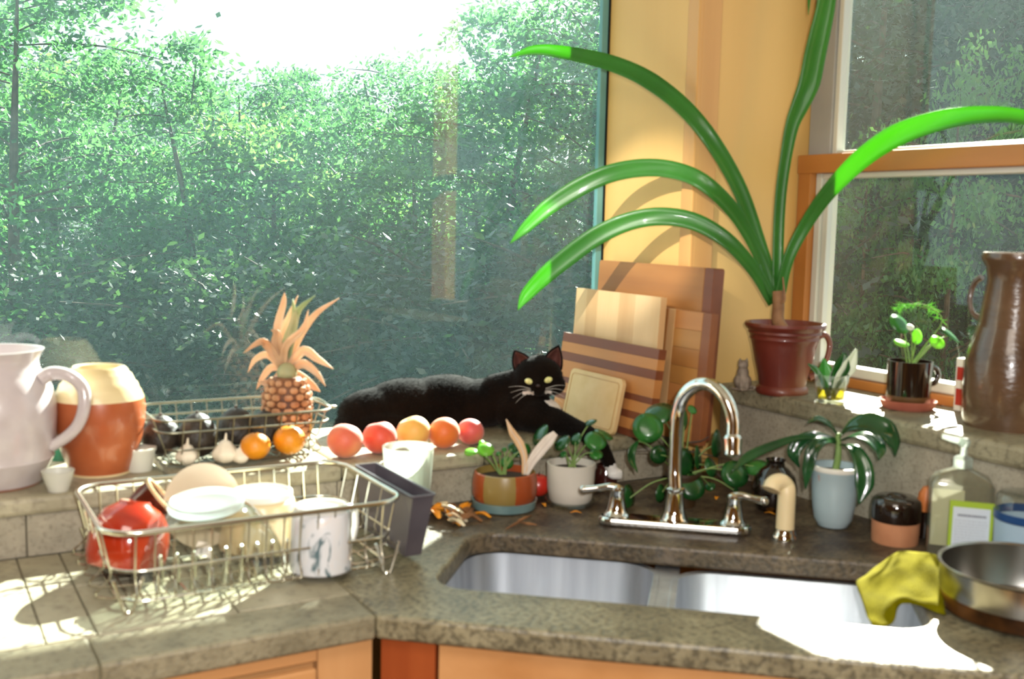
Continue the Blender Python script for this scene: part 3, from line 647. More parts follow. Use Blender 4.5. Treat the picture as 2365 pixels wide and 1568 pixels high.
M_crown = leafmat('dry_pineapple_leaf', (206, 168, 132), (230, 200, 168), (224, 176, 140), rough=.6, scale=14, tw=.2)
M_crg = leafmat('greyish_green_crown_leaf', (128, 150, 110), (190, 180, 140), (150, 180, 110), rough=.6, scale=14, tw=.2)
cd0 = dist(pc)
tips = [((655, 840), (640, 770), (655, 700), (657, 676), 15), ((660, 840), (672, 780), (688, 720), (728, 682), 17), ((665, 840), (690, 780), (730, 725), (784, 688), 15), ((650, 845), (620, 800), (600, 790), (562, 815), 16),
        ((650, 850), (620, 820), (590, 830), (572, 860), 13), ((665, 850), (700, 810), (735, 830), (770, 852), 17), ((668, 855), (700, 840), (730, 860), (752, 892), 16), ((645, 850), (625, 850), (605, 875), (592, 900), 13),
        ((655, 845), (640, 800), (640, 770), (626, 762), 20), ((660, 840), (665, 790), (680, 740), (676, 690), 20), ((664, 860), (690, 870), (720, 890), (740, 905), 20), ((655, 850), (660, 800), (700, 760), (712, 716), 14),
        ((662, 845), (650, 780), (668, 730), (688, 682), 14), ((648, 860), (634, 880), (610, 884), (598, 880), 14)]
for k, (a, b_, c_, d_, wd) in enumerate(tips):
    off = (-.03, .0, .02, -.04, .015, -.02, -.035, .01)[k % 8]; wm = wd * cd0 / FPX
    P_ = [at(*a, cd0), at(*b_, cd0 + off * .5), at(*c_, cd0 + off), at(*d_, cd0 + off * 1.4)]
    MB().ribbon(P_, [wm * 1.0, wm * 1.3, wm * 1.2, wm * .75, .0008], 14, fold=.3).build('crown_leaf', M_crg if k in (9, 1) else M_crown, t, solid=.0012)
MB().ball(pc + V((0, 0, HB + .008)), (.02, .02, .02), 12, 8).build('crown_base', M_crg, t)

# ---------------------------------------------------------------- peaches
def peachmat(name, a, b, c3): return pm(name, a, b, scale=16, rough=.5, c3=c3, s3=9, amt3=.8, lo=.3, hi=.7, sheen=.3, sss=.15)
pe = [(797, 1018, 42, (206, 84, 62), (226, 128, 88), (232, 158, 92), 'leftmost peach of the row on the sill, coral with yellow blush', 'peach'),
      (877, 1010, 40, (206, 62, 40), (222, 92, 62), (216, 110, 70), 'second peach of the row, redder and squat', 'peach'),
      (955, 998, 40, (222, 160, 66), (234, 188, 98), (228, 128, 66), 'middle fruit of the row on the sill, pale yellow peach', 'peach'),
      (1026, 1000, 37, (216, 96, 26), (228, 128, 48), (226, 88, 40), 'orange nectarine fourth along the row on the sill', 'peach'),
      (1087, 997, 32, (206, 74, 76), (218, 104, 84), (230, 140, 90), 'rightmost rosy pink peach of the row, nearest the cat', 'peach')]
for k, (px, py, hw, a, b_, c3, l, cat) in enumerate(pe):
    p = onz(px, py, ZS + .034); r = hw * dist(p) / FPX; p = onz(px, py, ZS + r * .96)
    t = thing('peach', l, cat, (p.x, p.y, ZS), 'peaches lined up on the sill')
    rz = Matrix.Rotation((2.2, 3.6, 4.2, 3.2, 2.0)[k], 3, 'Z') @ Matrix.Rotation((.5, .25, .4, 1.15, .7)[k], 3, 'X')
    def dent(q):
        a_ = atan2(q.y, q.x); s_ = 1 - .07 * max(0, cos(a_)) ** 12 * (1 - abs(q.z))
        top = math.exp(-((q.x ** 2 + q.y ** 2) * 14)) * .28 if q.z > 0 else 0
        return rz @ V((q.x * s_, q.y * s_, (q.z - top) * .95))
    MB().ball(p, r, 32, 22, fn=dent).build('peach_flesh', peachmat('peach_skin_%d' % k, a, b_, c3), t)
    q = p + rz @ V((0, 0, r * .70)); MB().tube([q, q + rz @ V((.001, 0, r * .14))], [.0022, .0016], 6).build('stem', M_bark, t)

# ---------------------------------------------------------------- dish rack
rk = thing('dish_rack', 'rectangular chrome wire dish rack full of drying crockery', 'dish rack', (.44, 1.64, 0))
rx0, rx1, ry0, ry1, rz_ = .232, .682, 1.487, 1.792, .116
MB().tube(rring(rx0, rx1, ry0, ry1, rz_, .05, 8), .0040, 10, closed=True).build('rim', M_wire, rk)
MB().tube(rring(rx0 + .022, rx1 - .022, ry0 + .02, ry1 - .02, .011, .04, 8), .0024, 8, closed=True).build('base_ring', M_wire, rk)
MB().tube(rring(rx0 + .012, rx1 - .012, ry0 + .01, ry1 - .01, .058, .045, 8), .0019, 8, closed=True).build('middle_ring', M_wire, rk)
n = 15
for i in range(n):
    xx = rx0 + .04 + i * (rx1 - rx0 - .08) / (n - 1)
    MB().tube([(xx, ry0, rz_), (xx, ry0 + .012, .05), (xx, ry0 + .022, .009), (xx, ry1 - .022, .009), (xx, ry1 - .012, .05), (xx, ry1, rz_)], .0015, 6, n=26).build('cross_wire', M_wire, rk)
for i in range(5):
    yy = ry0 + .045 + i * (ry1 - ry0 - .09) / 4
    MB().tube([(rx0, yy, rz_), (rx0 + .014, yy, .05), (rx0 + .024, yy, .0115), (rx1 - .024, yy, .0115), (rx1 - .014, yy, .05), (rx1, yy, rz_)], .0015, 6, n=26).build('long_wire', M_wire, rk)
for i in range(12):
    xx = rx0 + .075 + i * .0235
    MB().tube([(xx, ry0 + .028, .016), (xx + .001, ry0 + .030, .045), (xx + .006, ry0 + .042, .066), (xx + .012, ry0 + .060, .045), (xx + .013, ry0 + .064, .016)], .0021, 7, n=18).build('plate_divider', M_wire, rk)
for (fx, fy) in ((rx0 + .03, ry0 + .008), (rx1 - .03, ry0 + .008), (rx0 + .03, ry1 - .008), (rx1 - .03, ry1 - .008)):
    MB().tube([(fx - .02, fy, .05), (fx - .006, fy, .004), (fx, fy, .0026), (fx + .006, fy, .004), (fx + .02, fy, .05)], .0024, 8, n=18).build('foot', M_wire, rk)
# utensil caddy
M_cad = pm('grey_plum_plastic', (74, 68, 76), (88, 82, 88), scale=10, rough=.4)
t = thing('utensil_caddy', 'narrow dark grey utensil caddy at the right end of the rack', 'caddy', (.708, 1.6, .012))
def taper(x0, x1, y0, y1, z0, z1, ins):
    b = MB(); b.add([(x0 + ins, y0 + ins * 6, z0), (x1 - ins * .2, y0 + ins * 6, z0), (x1 - ins, y1 - ins, z0), (x0 + ins, y1 - ins, z0), (x0, y0, z1), (x1, y0, z1), (x1, y1, z1), (x0, y1, z1)],
                 [(0, 3, 2, 1), (0, 1, 5, 4), (1, 2, 6, 5), (2, 3, 7, 6), (3, 0, 4, 7)]); return b
taper(.690, .726, 1.484, 1.72, .012, .121, .007).build('caddy_body', M_cad, t, smooth=False, solid=.0022)
MB().tube(rring(.688, .728, 1.482, 1.722, .121, .004, 3), .0022, 6, closed=True).build('lip', M_cad, t)
# crockery in the rack
M_red = pm('red_glaze', (150, 30, 16), (190, 66, 30), scale=7, rough=.14, coat=.8)
p = V((.294, 1.655, .066)); Mr = Matrix.Rotation(radians(12), 4, 'Y') @ Matrix.Rotation(radians(-8), 4, 'X')
t = thing('red_bowl', 'shiny red-orange glazed round bowl upside down at the rack left end', 'bowl', p - V((0, 0, .055)))
b = MB(); b.lathe([(0, .052), (.022, .052), (.026, .047), (.044, .036), (.056, .016), (.060, -.006), (.060, -.028), (.056, -.046), (.053, -.046), (.057, -.028), (.057, -.006), (.053, .014), (.040, .032), (0, .042)], (0, 0, 0), 40, capb=False)
b.v = [p + Mr @ v_ for v_ in b.v]; b.build('bowl_body', M_red, t)
M_brn = pm('dark_brown_glaze', (66, 22, 14), (92, 36, 22), scale=9, rough=.2, coat=.5)
p = V((.330, 1.695, .098)); Mr = Matrix.Rotation(radians(52), 4, 'Y') @ Matrix.Rotation(radians(10), 4, 'X')
t = thing('brown_cup', 'small brown glazed cup with cream rim tipped beside the red bowl', 'cup', p - V((0, 0, .05)))
b = MB(); b.lathe([(0, -.03), (.022, -.03), (.030, -.01), (.033, .022), (.030, .022), (.027, -.008), (0, -.026)], (0, 0, 0), 30, capb=False); b.v = [p + Mr @ v_ for v_ in b.v]; b.build('cup_body', M_brn, t)
b = MB(); b.lathe([(.0335, .021), (.0340, .026), (.0295, .026), (.0295, .021)], (0, 0, 0), 30, capb=False); b.v = [p + Mr @ v_ for v_ in b.v]; lab(b.build('rim', M_creamg, t), 'cream rim')
M_frost = glassmat('frosted_base', (215, 228, 226), gloss=1.5, haze=.62, hazecol=(226, 236, 236), rough=.2)
p = V((.404, 1.612, .013)); Mr = Matrix.Rotation(radians(5), 4, 'X') @ Matrix.Rotation(radians(-4), 4, 'Y')
t = thing('glass_bowl', 'large clear glass mixing bowl upside down in the rack middle', 'bowl', p)
b = MB(); b.lathe([(.116, .0), (.117, .004), (.112, .018), (.103, .042), (.087, .070), (.066, .092), (.056, .098)], (0, 0, 0), 56, capb=False); b.v = [p + Mr @ v_ for v_ in b.v]; b.build('bowl_wall', glassmat('thick_bowl_glass', (230, 232, 226), gloss=1.9, haze=.02, hazecol=(225, 230, 225), rough=.03), t)
b = MB(); b.lathe([(.056, .098), (.0575, .103), (.0565, .109), (.052, .111), (.048, .108), (0, .107)], (0, 0, 0), 48, capb=False); b.v = [p + Mr @ v_ for v_ in b.v]; lab(b.build('bowl_foot', M_frost, t), 'milky white foot disc')
M_cream = pm('pale_cream_china', (206, 184, 140), (218, 200, 160), scale=5, rough=.3, coat=.4, c3=(196, 150, 60), s3=14, amt3=.5)
M_whc = pm('white_china', (228, 226, 216), rough=.25, coat=.4)
p = V((.508, 1.682, .013))
t = thing('cream_bowl', 'cream and white china bowl upside down behind the blue-white mug', 'bowl', p)
MB().lathe([(.068, 0), (.069, .004), (.065, .028), (.058, .054), (.052, .074), (.049, .081)], p, 44, capb=False).build('bowl_wall', M_cream, t, solid=.003)
MB().lathe([(.049, .081), (.0505, .086), (.0495, .092), (.045, .094), (.042, .089), (0, .088)], p, 40, capb=False).build('bowl_foot', M_whc, t)
M_beige = pm('beige_glaze', (204, 184, 158), (216, 198, 174), scale=7, rough=.3, coat=.3)
p = V((.418, 1.735, .078)); Mr = Matrix.Rotation(radians(12), 4, 'Z') @ Matrix.Rotation(radians(78), 4, 'X')
t = thing('beige_plate', 'beige side plate standing on edge at the rack back', 'plate', p - V((0, 0, .07)))
b = MB(); b.lathe([(0, 0), (.030, 0), (.034, .003), (.052, .006), (.068, .013), (.069, .016), (.050, .010), (.032, .006), (0, .005)], (0, 0, 0), 44, capb=False); b.v = [p + Mr @ v_ for v_ in b.v]; b.build('plate_disc', M_beige, t)
# mug upside down with blue-grey drawings
def mugmat():
    t_ = NT('painted_mug'); bs = t_.n('ShaderNodeBsdfPrincipled'); t_.l(bs.outputs[0], t_.out.inputs[0]); bs.inputs['Roughness'].default_value = .25; bs.inputs['Coat Weight'].default_value = .4
    tc = t_.n('ShaderNodeTexCoord'); mp = t_.n('ShaderNodeMapping'); mp.inputs['Scale'].default_value = (38, 38, 17); nz = t_.n('ShaderNodeTexNoise'); nz.inputs['Scale'].default_value = 1; nz.inputs['Detail'].default_value = 5; nz.inputs['Distortion'].default_value = 1.4
    cr = t_.n('ShaderNodeValToRGB'); e = cr.color_ramp.elements; e[0].position = .34; e[0].color = lin((90, 112, 118)); e[1].position = .43; e[1].color = lin((214, 216, 220)); q = e.new(.64); q.color = lin((216, 214, 214)); q = e.new(.72); q.color = lin((226, 184, 150))
    t_.l(tc.outputs['Object'], mp.inputs[0]); t_.l(mp.outputs[0], nz.inputs['Vector']); t_.l(nz.outputs[0], cr.inputs[0]); t_.l(cr.outputs[0], bs.inputs['Base Color']); return t_.m
p = V((.556, 1.532, .0125))
t = thing('painted_mug', 'bluish white mug with grey-green painted figures, upside down in the rack', 'mug', p)
MB().lathe([(.047, 0), (.0475, .003), (.0455, .05), (.0435, .088), (.041, .093)], p, 40, capb=False).build('mug_wall', mugmat(), t, solid=.003)
MB().lathe([(.041, .093), (.0415, .096), (.040, .100), (.036, .100), (.034, .095), (0, .094)], p, 40, capb=False).build('mug_foot', M_whc, t)
hd = V((.75, .30, 0)).normalized(); MB().tube([p + hd * .044 + V((0, 0, .085)), p + hd * .066 + V((0, 0, .082)), p + hd * .073 + V((0, 0, .055)), p + hd * .064 + V((0, 0, .028)), p + hd * .045 + V((0, 0, .02))], .0055, 10, n=20).build('handle', M_whc, t)

# ---------------------------------------------------------------- tumbler and small pots beyond the rack
M_ribg = glassmat('ribbed_tumbler_glass', (232, 236, 230), gloss=1.6, haze=.42, hazecol=(224, 226, 216), rough=.08)
c = stand(941, 1200, 0, 47)
t = thing('glass_tumbler', 'ribbed clear glass tumbler behind the grey caddy, below the peaches', 'glass', c)
pw = prof(c, [(45, 1190), (48, 1150), (53, 1090), (57, 1040), (58, 1030)])
b = MB(); sg = 72; vs = []; fs = []
for j, (r, z) in enumerate(pw):
    for i in range(sg): a = 2 * pi * i / sg; rr = r * (1 + (.018 * cos(24 * a) if j < 3 else 0)); vs.append((c.x + rr * cos(a), c.y + rr * sin(a), max(z, .001)))
for j in range(len(pw) - 1):
    for i in range(sg): i2 = (i + 1) % sg; fs.append((j * sg + i, j * sg + i2, (j + 1) * sg + i2, (j + 1) * sg + i))
b.add(vs, fs); b.build('ribbed_wall', M_ribg, t, solid=.0022)
MB().lathe([(0, .001), (pw[0][0] * .96, .001), (pw[0][0] * .97, .010), (0, .009)], c, 40, capb=False).build('thick_base', M_ribg, t)

def stripemat():
    t_ = NT('striped_pot_glaze'); bs = t_.n('ShaderNodeBsdfPrincipled'); t_.l(bs.outputs[0], t_.out.inputs[0]); bs.inputs['Roughness'].default_value = .35; bs.inputs['Coat Weight'].default_value = .2
    tc = t_.n('ShaderNodeTexCoord'); mp = t_.n('ShaderNodeMapping'); mp.inputs['Rotation'].default_value = (0, 0, 0); gr = t_.n('ShaderNodeTexGradient', gradient_type='RADIAL')
    mu = t_.n('ShaderNodeMath', operation='MULTIPLY'); mu.inputs[1].default_value = 3.0; fr = t_.n('ShaderNodeMath', operation='FRACT')
    ad = t_.n('ShaderNodeMath', operation='ADD'); ad.inputs[1].default_value = .333
    cr = t_.n('ShaderNodeValToRGB'); cr.color_ramp.interpolation = 'CONSTANT'; e = cr.color_ramp.elements; e[0].position = 0; e[0].color = lin((150, 68, 30)); e[1].position = .5; e[1].color = lin((138, 116, 62))
    t_.l(tc.outputs['Object'], mp.inputs[0]); t_.l(mp.outputs[0], gr.inputs[0]); t_.l(gr.outputs[1], mu.inputs[0]); t_.l(mu.outputs[0], ad.inputs[0]); t_.l(ad.outputs[0], fr.inputs[0]); t_.l(fr.outputs[0], cr.inputs[0]); t_.l(cr.outputs[0], bs.inputs['Base Color']); return t_.m
c = stand(1164, 1192, 0, 70)
t = thing('striped_pot', 'small pot with vertical terracotta and olive stripes on a blue saucer', 'pot', c)
M_bsau = pm('blue_grey_glaze', (96, 124, 126), (118, 144, 144), scale=18, rough=.3, coat=.5)
pz = prof(c, [(66, 1186), (72, 1176), (76, 1152), (74, 1150), (66, 1168)])
MB().lathe([(0, 0), (pz[0][0], .0005), (pz[1][0], .004), (pz[2][0], .020), (pz[2][0] - .003, .0205), (pz[0][0] - .002, .006), (0, .005)], c, 44, capb=False).build('saucer', M_bsau, t)
rb = 60 * dist(c) / FPX
MB().lathe([(0, .0065), (rb, .0065), (rb * 1.12, .012), (rb * 1.25, .034), (rb * 1.24, .058), (rb * 1.17, .073), (rb * 1.11, .0745), (rb * 1.09, .060), (0, .058)], c, 48, capb=False).build('pot_wall', stripemat(), t)
MB().lathe([(0, .0655), (rb * 1.085, .0605)], c, 30, capb=False).build('soil', M_soil, t)
D0 = dist(c)
M_lime = leafmat('lime_leaf', (120, 190, 60), (150, 215, 84), (170, 235, 70), rough=.35, scale=20, tw=.45)
M_dgl = leafmat('glossy_dark_leaf', (18, 66, 26), (34, 92, 38), (60, 130, 30), rough=.25, scale=20, tw=.2, coat=.4)
M_mgl = leafmat('mid_green_leaf', (38, 104, 40), (60, 132, 54), (90, 170, 40), rough=.28, scale=20, tw=.3, coat=.3)
M_stem = leafmat('pale_green_stem', (120, 150, 80), (140, 168, 96), (150, 190, 90), rough=.5, tw=.2)
def roundleaf(px, py, rx, ry, ang, d, mat, par, stem_to=None, mstem=None, name='leaf', cup=.18, tilt=None):
    """leaf blade seen as an ellipse rx,ry px with its long axis at ang degrees (screen, y up)"""
    p = at(px, py, d); s = d / FPX
    xd = RC * cos(radians(ang)) + UC * sin(radians(ang)); yd = -RC * sin(radians(ang)) + UC * cos(radians(ang))
    big, small = max(rx, ry), min(rx, ry); k = min(1, small / big); tl = math.acos(max(.12, k)) * .9
    if rx >= ry: nrm = -FW * cos(tl) + yd * sin(tl) * (1 if yd.z > 0 else -1); lx, ly = rx, ry / max(.12, k) * (1 if k > .12 else .9)
    else: nrm = -FW * cos(tl) + xd * sin(tl); lx, ly = rx / max(.12, k), ry
    o = MB().disc(p, nrm, lx * s, ly * s, xd, cup=cup).build(name, mat, par, solid=.0007)
    if stem_to is not None:
        q = V(stem_to); m = p.lerp(q, .45) + V((0, 0, .012)); MB().tube([q, m, p - nrm.normalized() * .002], [.0016, .0013, .0011], 6, n=10).build('stem', mstem or M_stem, par)
    return o
s0 = at(1162, 1098, D0); ps = thing('pilea_seedling', 'lime-leaved seedling growing in the striped pot', 'plant', (s0.x, s0.y, .06))
for (px, py, rx, ry, an, dd_, m) in [(1122, 1036, 20, 13, -5, -.01, M_lime), (1088, 1041, 16, 5, 5, .0, M_lime), (1114, 1024, 9, 6, -30, .01, M_lime), (1165, 1038, 6, 5, 0, 0, M_mgl), (1152, 1047, 7, 4, 0, .02, M_mgl),
                                    (1186, 1033, 13, 9, -30, .02, M_dgl), (1196, 1045, 14, 6, 10, .03, M_dgl), (1172, 1068, 13, 15, 60, .01, M_mgl), (1218, 1036, 8, 13, 20, .03, M_mgl)]:
    roundleaf(px, py, rx, ry, an, D0 + dd_, m, ps, s0 + RC * random.uniform(-.006, .006))
M_fea = pm('tan_feather', (206, 166, 120), (220, 186, 146), scale=40, rough=.7, stretch=(1, 1, .3))
M_few = pm('pale_feather', (206, 192, 178), (222, 212, 200), scale=40, rough=.7, stretch=(1, 1, .3))
def feather(name, pts, wid, m, label):
    P_ = [at(x_, y_, D0 + .005) for x_, y_ in pts]; t_ = thing(name, label, 'feather', P_[-1], 'feathers stuck in the striped pot')
    s_ = D0 / FPX; MB().ribbon(P_, [q * s_ for q in wid], 24, fold=.08).build('vane', m, t_, solid=.0006)
    MB().tube([p_ - FW * .0012 for p_ in P_], [.0005, .0008, .0010, .0012, .0014][:len(P_)] if len(P_) == 5 else .001, 6, n=20).build('quill', M_few, t_)
feather('feather', [(1169, 968), (1184, 1000), (1200, 1024), (1211, 1055), (1211, 1096)], [2, 17, 20, 15, 12], M_fea, 'curved tan feather standing in the striped pot')
feather('feather', [(1283, 1000), (1266, 1018), (1244, 1044), (1227, 1068), (1215, 1096)], [14, 27, 27, 21, 12], M_few, 'wide pale grey feather leaning right out of the striped pot')
p = onz(1243, 1120, .027)
t = thing('red_apple', 'small red apple behind the striped pot', 'apple', (p.x, p.y, 0)); r = .0245
MB().ball(p, (r, r, r * .97), 26, 16, fn=lambda q: V((q.x, q.y, q.z - .22 * math.exp(-(q.x ** 2 + q.y ** 2) * 12) * (1 if q.z > 0 else -1)))).build('apple_flesh', pm('apple_red', (176, 28, 22), (204, 60, 40), scale=12, rough=.3, coat=.3), t)
MB().tube([p + V((0, 0, r * .7)), p + V((.003, 0, r * 1.1))], .001, 6).build('stem', M_bark, t)
# white pot on glass saucer
c = stand(1316, 1178, 0, 52)
M_wpot = pm('off_white_glaze', (200, 194, 182), (212, 206, 194), scale=9, rough=.4, coat=.2)
t = thing('white_pot', 'off-white cylindrical pot on a clear saucer beside the striped pot', 'pot', c)
MB().lathe([(0, .001), (.044, .001), (.048, .004), (.0505, .012), (.048, .012), (.044, .005), (0, .004)], c, 40, capb=False).build('glass_saucer', M_clear, t)
pz = prof(c, [(42, 1168), (50, 1158), (54, 1130), (55, 1090), (56, 1068)]); zt = pz[-1][1]
MB().lathe([(0, .005), (pz[0][0], .005), (pz[1][0], .012), (pz[2][0], .035), (pz[3][0], zt * .75), (pz[4][0], zt), (pz[4][0] - .004, zt), (pz[3][0] - .004, zt - .014), (0, zt - .015)], c, 44, capb=False).build('pot_wall', M_wpot, t)
MB().lathe([(0, zt - .009), (pz[3][0] - .0042, zt - .0135)], c, 28, capb=False).build('soil', M_soil, t)
D1 = dist(c); s1 = c + V((0, 0, zt - .01))
pp_ = thing('pilea_plant', 'small round-leaved pilea growing in the off-white pot', 'plant', s1)
for (px, py, rx, ry, an, dd_, m) in [(1376, 1016, 26, 19, -10, -.02, M_mgl), (1377, 1047, 16, 10, -5, -.01, M_mgl), (1297, 1020, 22, 9, 42, -.02, M_dgl), (1329, 1013, 16, 9, 50, 0, M_dgl), (1245, 1002, 28, 8, 58, .0, M_dgl),
                                    (1396, 1000, 24, 5, -22, .02, M_mgl), (1364, 973, 15, 3, 22, .02, M_dgl), (1300, 1048, 9, 5, 40, -.02, M_mgl)]:
    roundleaf(px, py, rx, ry, an, D1 + dd_, m, pp_, s1 + RC * random.uniform(-.012, .012))
# little brown jar under the paw
c = stand(1398, 1132, 0, 27)
M_maroon = pm('maroon_glass', (52, 18, 16), (66, 26, 22), scale=8, rough=.12, coat=.6)
t = thing('brown_jar', 'small dark maroon jar under the cat paw behind the white pot', 'jar', c)
MB().lathe([(0, 0), (.022, 0), (.0245, .004), (.0245, .034), (.020, .042), (.0205, .05), (.017, .05), (.017, .042), (0, .04)], c, 28, capb=False).build('jar_body', M_maroon, t)
# food scraps and petals
M_peel = pm('orange_peel', (216, 130, 16), (236, 160, 40), scale=30, rough=.5); M_pith = pm('pale_scraps', (196, 178, 140), (222, 208, 178), scale=30, rough=.7); M_brs = pm('brown_scraps', (110, 70, 38), (140, 96, 56), scale=30, rough=.8)
rs_ = random.Random(11)
for k in range(26):
    px = 1035 + rs_.gauss(0, 24); py = 1196 + rs_.gauss(0, 13) ; p = onz(px, py, 0); z = max(0, .022 - abs(px - 1035) * .0005) * rs_.random()
    kind = k % 3; m = (M_peel, M_pith, M_brs)[kind]
    t = thing(('orange_peel', 'garlic_skin_scrap', 'brown_scrap')[kind], ('piece of bright orange peel in the scrap heap by the caddy', 'pale papery scrap in the heap by the caddy', 'brown dried scrap in the heap by the caddy')[kind], ('peel', 'scrap', 'scrap')[kind], p + V((0, 0, z)), ('orange peels in the scrap heap', 'pale scraps in the heap', 'brown scraps in the heap')[kind])
    a = rs_.uniform(0, 3.14); L = rs_.uniform(.012, .026); d = V((cos(a), sin(a), 0)) * L
    MB().ribbon([p - d + V((0, 0, z + .002)), p + V((0, 0, z + .009)), p + d + V((0, 0, z + .003 + .01 * rs_.random()))], [.008, .019, .009], 8, side=V((-sin(a), cos(a), .2)), fold=.3).build('scrap', m, t, solid=.0012)
for k, (px, py, l) in enumerate([(1080, 1188, 'left of the blue saucer'), (1256, 1166, 'right of the blue saucer'), (1330, 1184, 'in front of the white pot'), (1655, 1150, 'behind the right tap handle'), (1778, 1186, 'in front of the dark vase')]):
    p = onz(px, py, .002); t = thing('yellow_petal', 'fallen yellow petal lying ' + l, 'petal', (p.x, p.y, 0), 'yellow petals on the worktop')
    a = k * 1.3; d = V((cos(a), sin(a), 0)) * .011; MB().ribbon([p - d, p + V((0, 0, .003)), p + d], [.002, .010, .003], 8, side=V((-sin(a), cos(a), 0)), fold=.1).build('petal_blade', M_peel, t, solid=.0006)
p = onz(1200, 1212, .003); t = thing('dried_twig', 'dry reddish-brown leaf stalk lying in front of the blue saucer', 'twig', (p.x, p.y, 0))
for a, b_ in (((1168, 1222), (1215, 1196)), ((1200, 1206), (1240, 1212)), ((1196, 1202), (1228, 1190))): MB().tube([onz(*a, .003), onz((a[0] + b_[0]) / 2, (a[1] + b_[1]) / 2, .006), onz(*b_, .003)], [.001, .0028, .001], 6, n=8).build('stalk', M_brs, t)

# ---------------------------------------------------------------- cutting boards leaning on the bay return
def wood3(name, a, b, axis): return woodmat(name, a, b, axis=axis, scale=16, rough=.42, bump=.04, st=.08)
def board_frame(tl, tr, Xt, Xb):
    a, b = onx(*tl, Xt), onx(*tr, Xt); zt = (a.z + b.z) / 2; H = sqrt((zt - ZS - .0008) ** 2 + (Xt - Xb) ** 2)
    et = V((Xt - Xb, 0, zt - ZS - .0008)).normalized(); es = V((0, 1, 0)); en = V((et.z, 0, -et.x))
    y0, y1 = b.y, min(a.y, GY - .02); M = Matrix((es, et, en)).transposed().to_4x4(); M.translation = V((Xb, y0, ZS + .0008))
    return M, y1 - y0, H
def slabpart(M, s0, s1, t0, t1, th, name, m, par, n0=0, bevel=.0012, r=0):
    b = MB()
    if r:
        po = []
        for (cx, cyy, a0) in ((s1 - r, t0 + r, -90), (s1 - r, t1 - r, 0), (s0 + r, t1 - r, 90), (s0 + r, t0 + r, 180)):
            for i in range(7): a = radians(a0 + 15 * i); po.append((cx + r * cos(a), cyy + r * sin(a)))
        b.prism(po, n0, n0 + th, M)
    else: b.box((s0, t0, n0), (s1, t1, n0 + th), M)
    return b.build(name, m, par, smooth=False, bevel=bevel)
Wb1 = wood3('chestnut_board', (148, 96, 48), (176, 122, 66), 1); Wb2 = wood3('pale_maple', (206, 168, 118), (220, 188, 142), 2); Wb2b = wood3('tan_maple', (192, 152, 104), (210, 174, 126), 2)
Wd = wood3('walnut_strip', (104, 56, 36), (128, 72, 44), 1); Wo = wood3('cherry_strip', (172, 112, 60), (196, 138, 80), 1); Wh = wood3('honey_block', (160, 110, 54), (184, 132, 72), 1); Wr = wood3('red_brown_strip', (120, 68, 38), (142, 86, 50), 1)
M, Wd_, H = board_frame((1385, 600), (1650, 620), 1.472, 1.452)
t = thing('cutting_board', 'tallest chestnut brown cutting board at the back of the leaning stack', 'cutting board', M.translation)
slabpart(M, .030, Wd_, 0, H, .029, 'plank', Wb1, t, r=.006); slabpart(M, 0, .0295, .0, H, .0292, 'end_strip', Wd, t, r=.006)
M, Wd_, H = board_frame((1460, 698), (1645, 728), 1.446, 1.425)
t = thing('cutting_board', 'butcher-block board of honey brown blocks with a pale batten, second from the back', 'cutting board', M.translation)
slabpart(M, 0, .028, 0, H, .019, 'edge_strip', Wr, t); nb = 7
for i in range(nb): slabpart(M, .0284, .118, H * i / nb + .0002, H * (i + 1) / nb - .0002, .0188 + (i % 2) * .0003, 'block', (Wh, Wb1, Wo, Wh, Wb1, Wh, Wo)[i], t, bevel=.0006)
slabpart(M, .1184, .142, 0, H, .0195, 'pale_batten', Wb2b, t); slabpart(M, .1424, Wd_, 0, H, .019, 'side_strip', Wb1, t)
M, Wd_, H = board_frame((1332, 664), (1527, 687), 1.412, 1.395)
t = thing('cutting_board', 'pale maple cutting board of upright strips, behind the walnut-striped one', 'cutting board', M.translation)
cuts = [0, .05, .09, .15, .19, .235, .28, Wd_]
for i in range(7): slabpart(M, cuts[i] + .0001, cuts[i + 1] - .0001, 0, H, .0165, 'strip', (Wb2, Wb2, Wb2b, Wb2, Wb2, Wb2b, Wb2)[i], t, bevel=.0003)
M, Wd_, H = board_frame((1302, 768), (1523, 805), 1.378, 1.352)
t = thing('cutting_board', 'cherry and walnut striped cutting board behind the smallest board', 'cutting board', M.translation)
st = [(Wd, .11), (Wo, .12), (Wd, .10), (Wo, .20), (Wd, .07), (Wo, .12), (Wd, .08), (Wo, .12), (Wd, .08)]; y = H
for m_, q in st:
    h = q * H; slabpart(M, 0, Wd_, y - h + .0001, y - .0001, .020, 'strip', m_, t, bevel=.0004); y -= h
M, Wd_, H = board_frame((1320, 848), (1440, 877), 1.348, 1.322)
t = thing('cutting_board', 'smallest pale cutting board with rounded corners and a juice groove, frontmost', 'cutting board', M.translation)
W5 = pm('pale_birch', (208, 176, 122), (218, 188, 138), scale=20, rough=.5, bump=.05); slabpart(M, 0, Wd_, 0, H, .011, 'plank', W5, t, r=.014, n0=.0)
gp = []; g_ = .010
for (cx, cyy, a0) in ((Wd_ - g_ - .009, g_ + .009, -90), (Wd_ - g_ - .009, H - g_ - .009, 0), (g_ + .009, H - g_ - .009, 90), (g_ + .009, g_ + .009, 180)):
    for i in range(5): a = radians(a0 + 22.5 * i); gp.append(M @ V((cx + .009 * cos(a), cyy + .009 * sin(a), -.0002)))
MB().tube(gp, .0010, 6, closed=True).build('groove', wood3('groove_brown', (176, 136, 84), (190, 150, 96), 2), t)

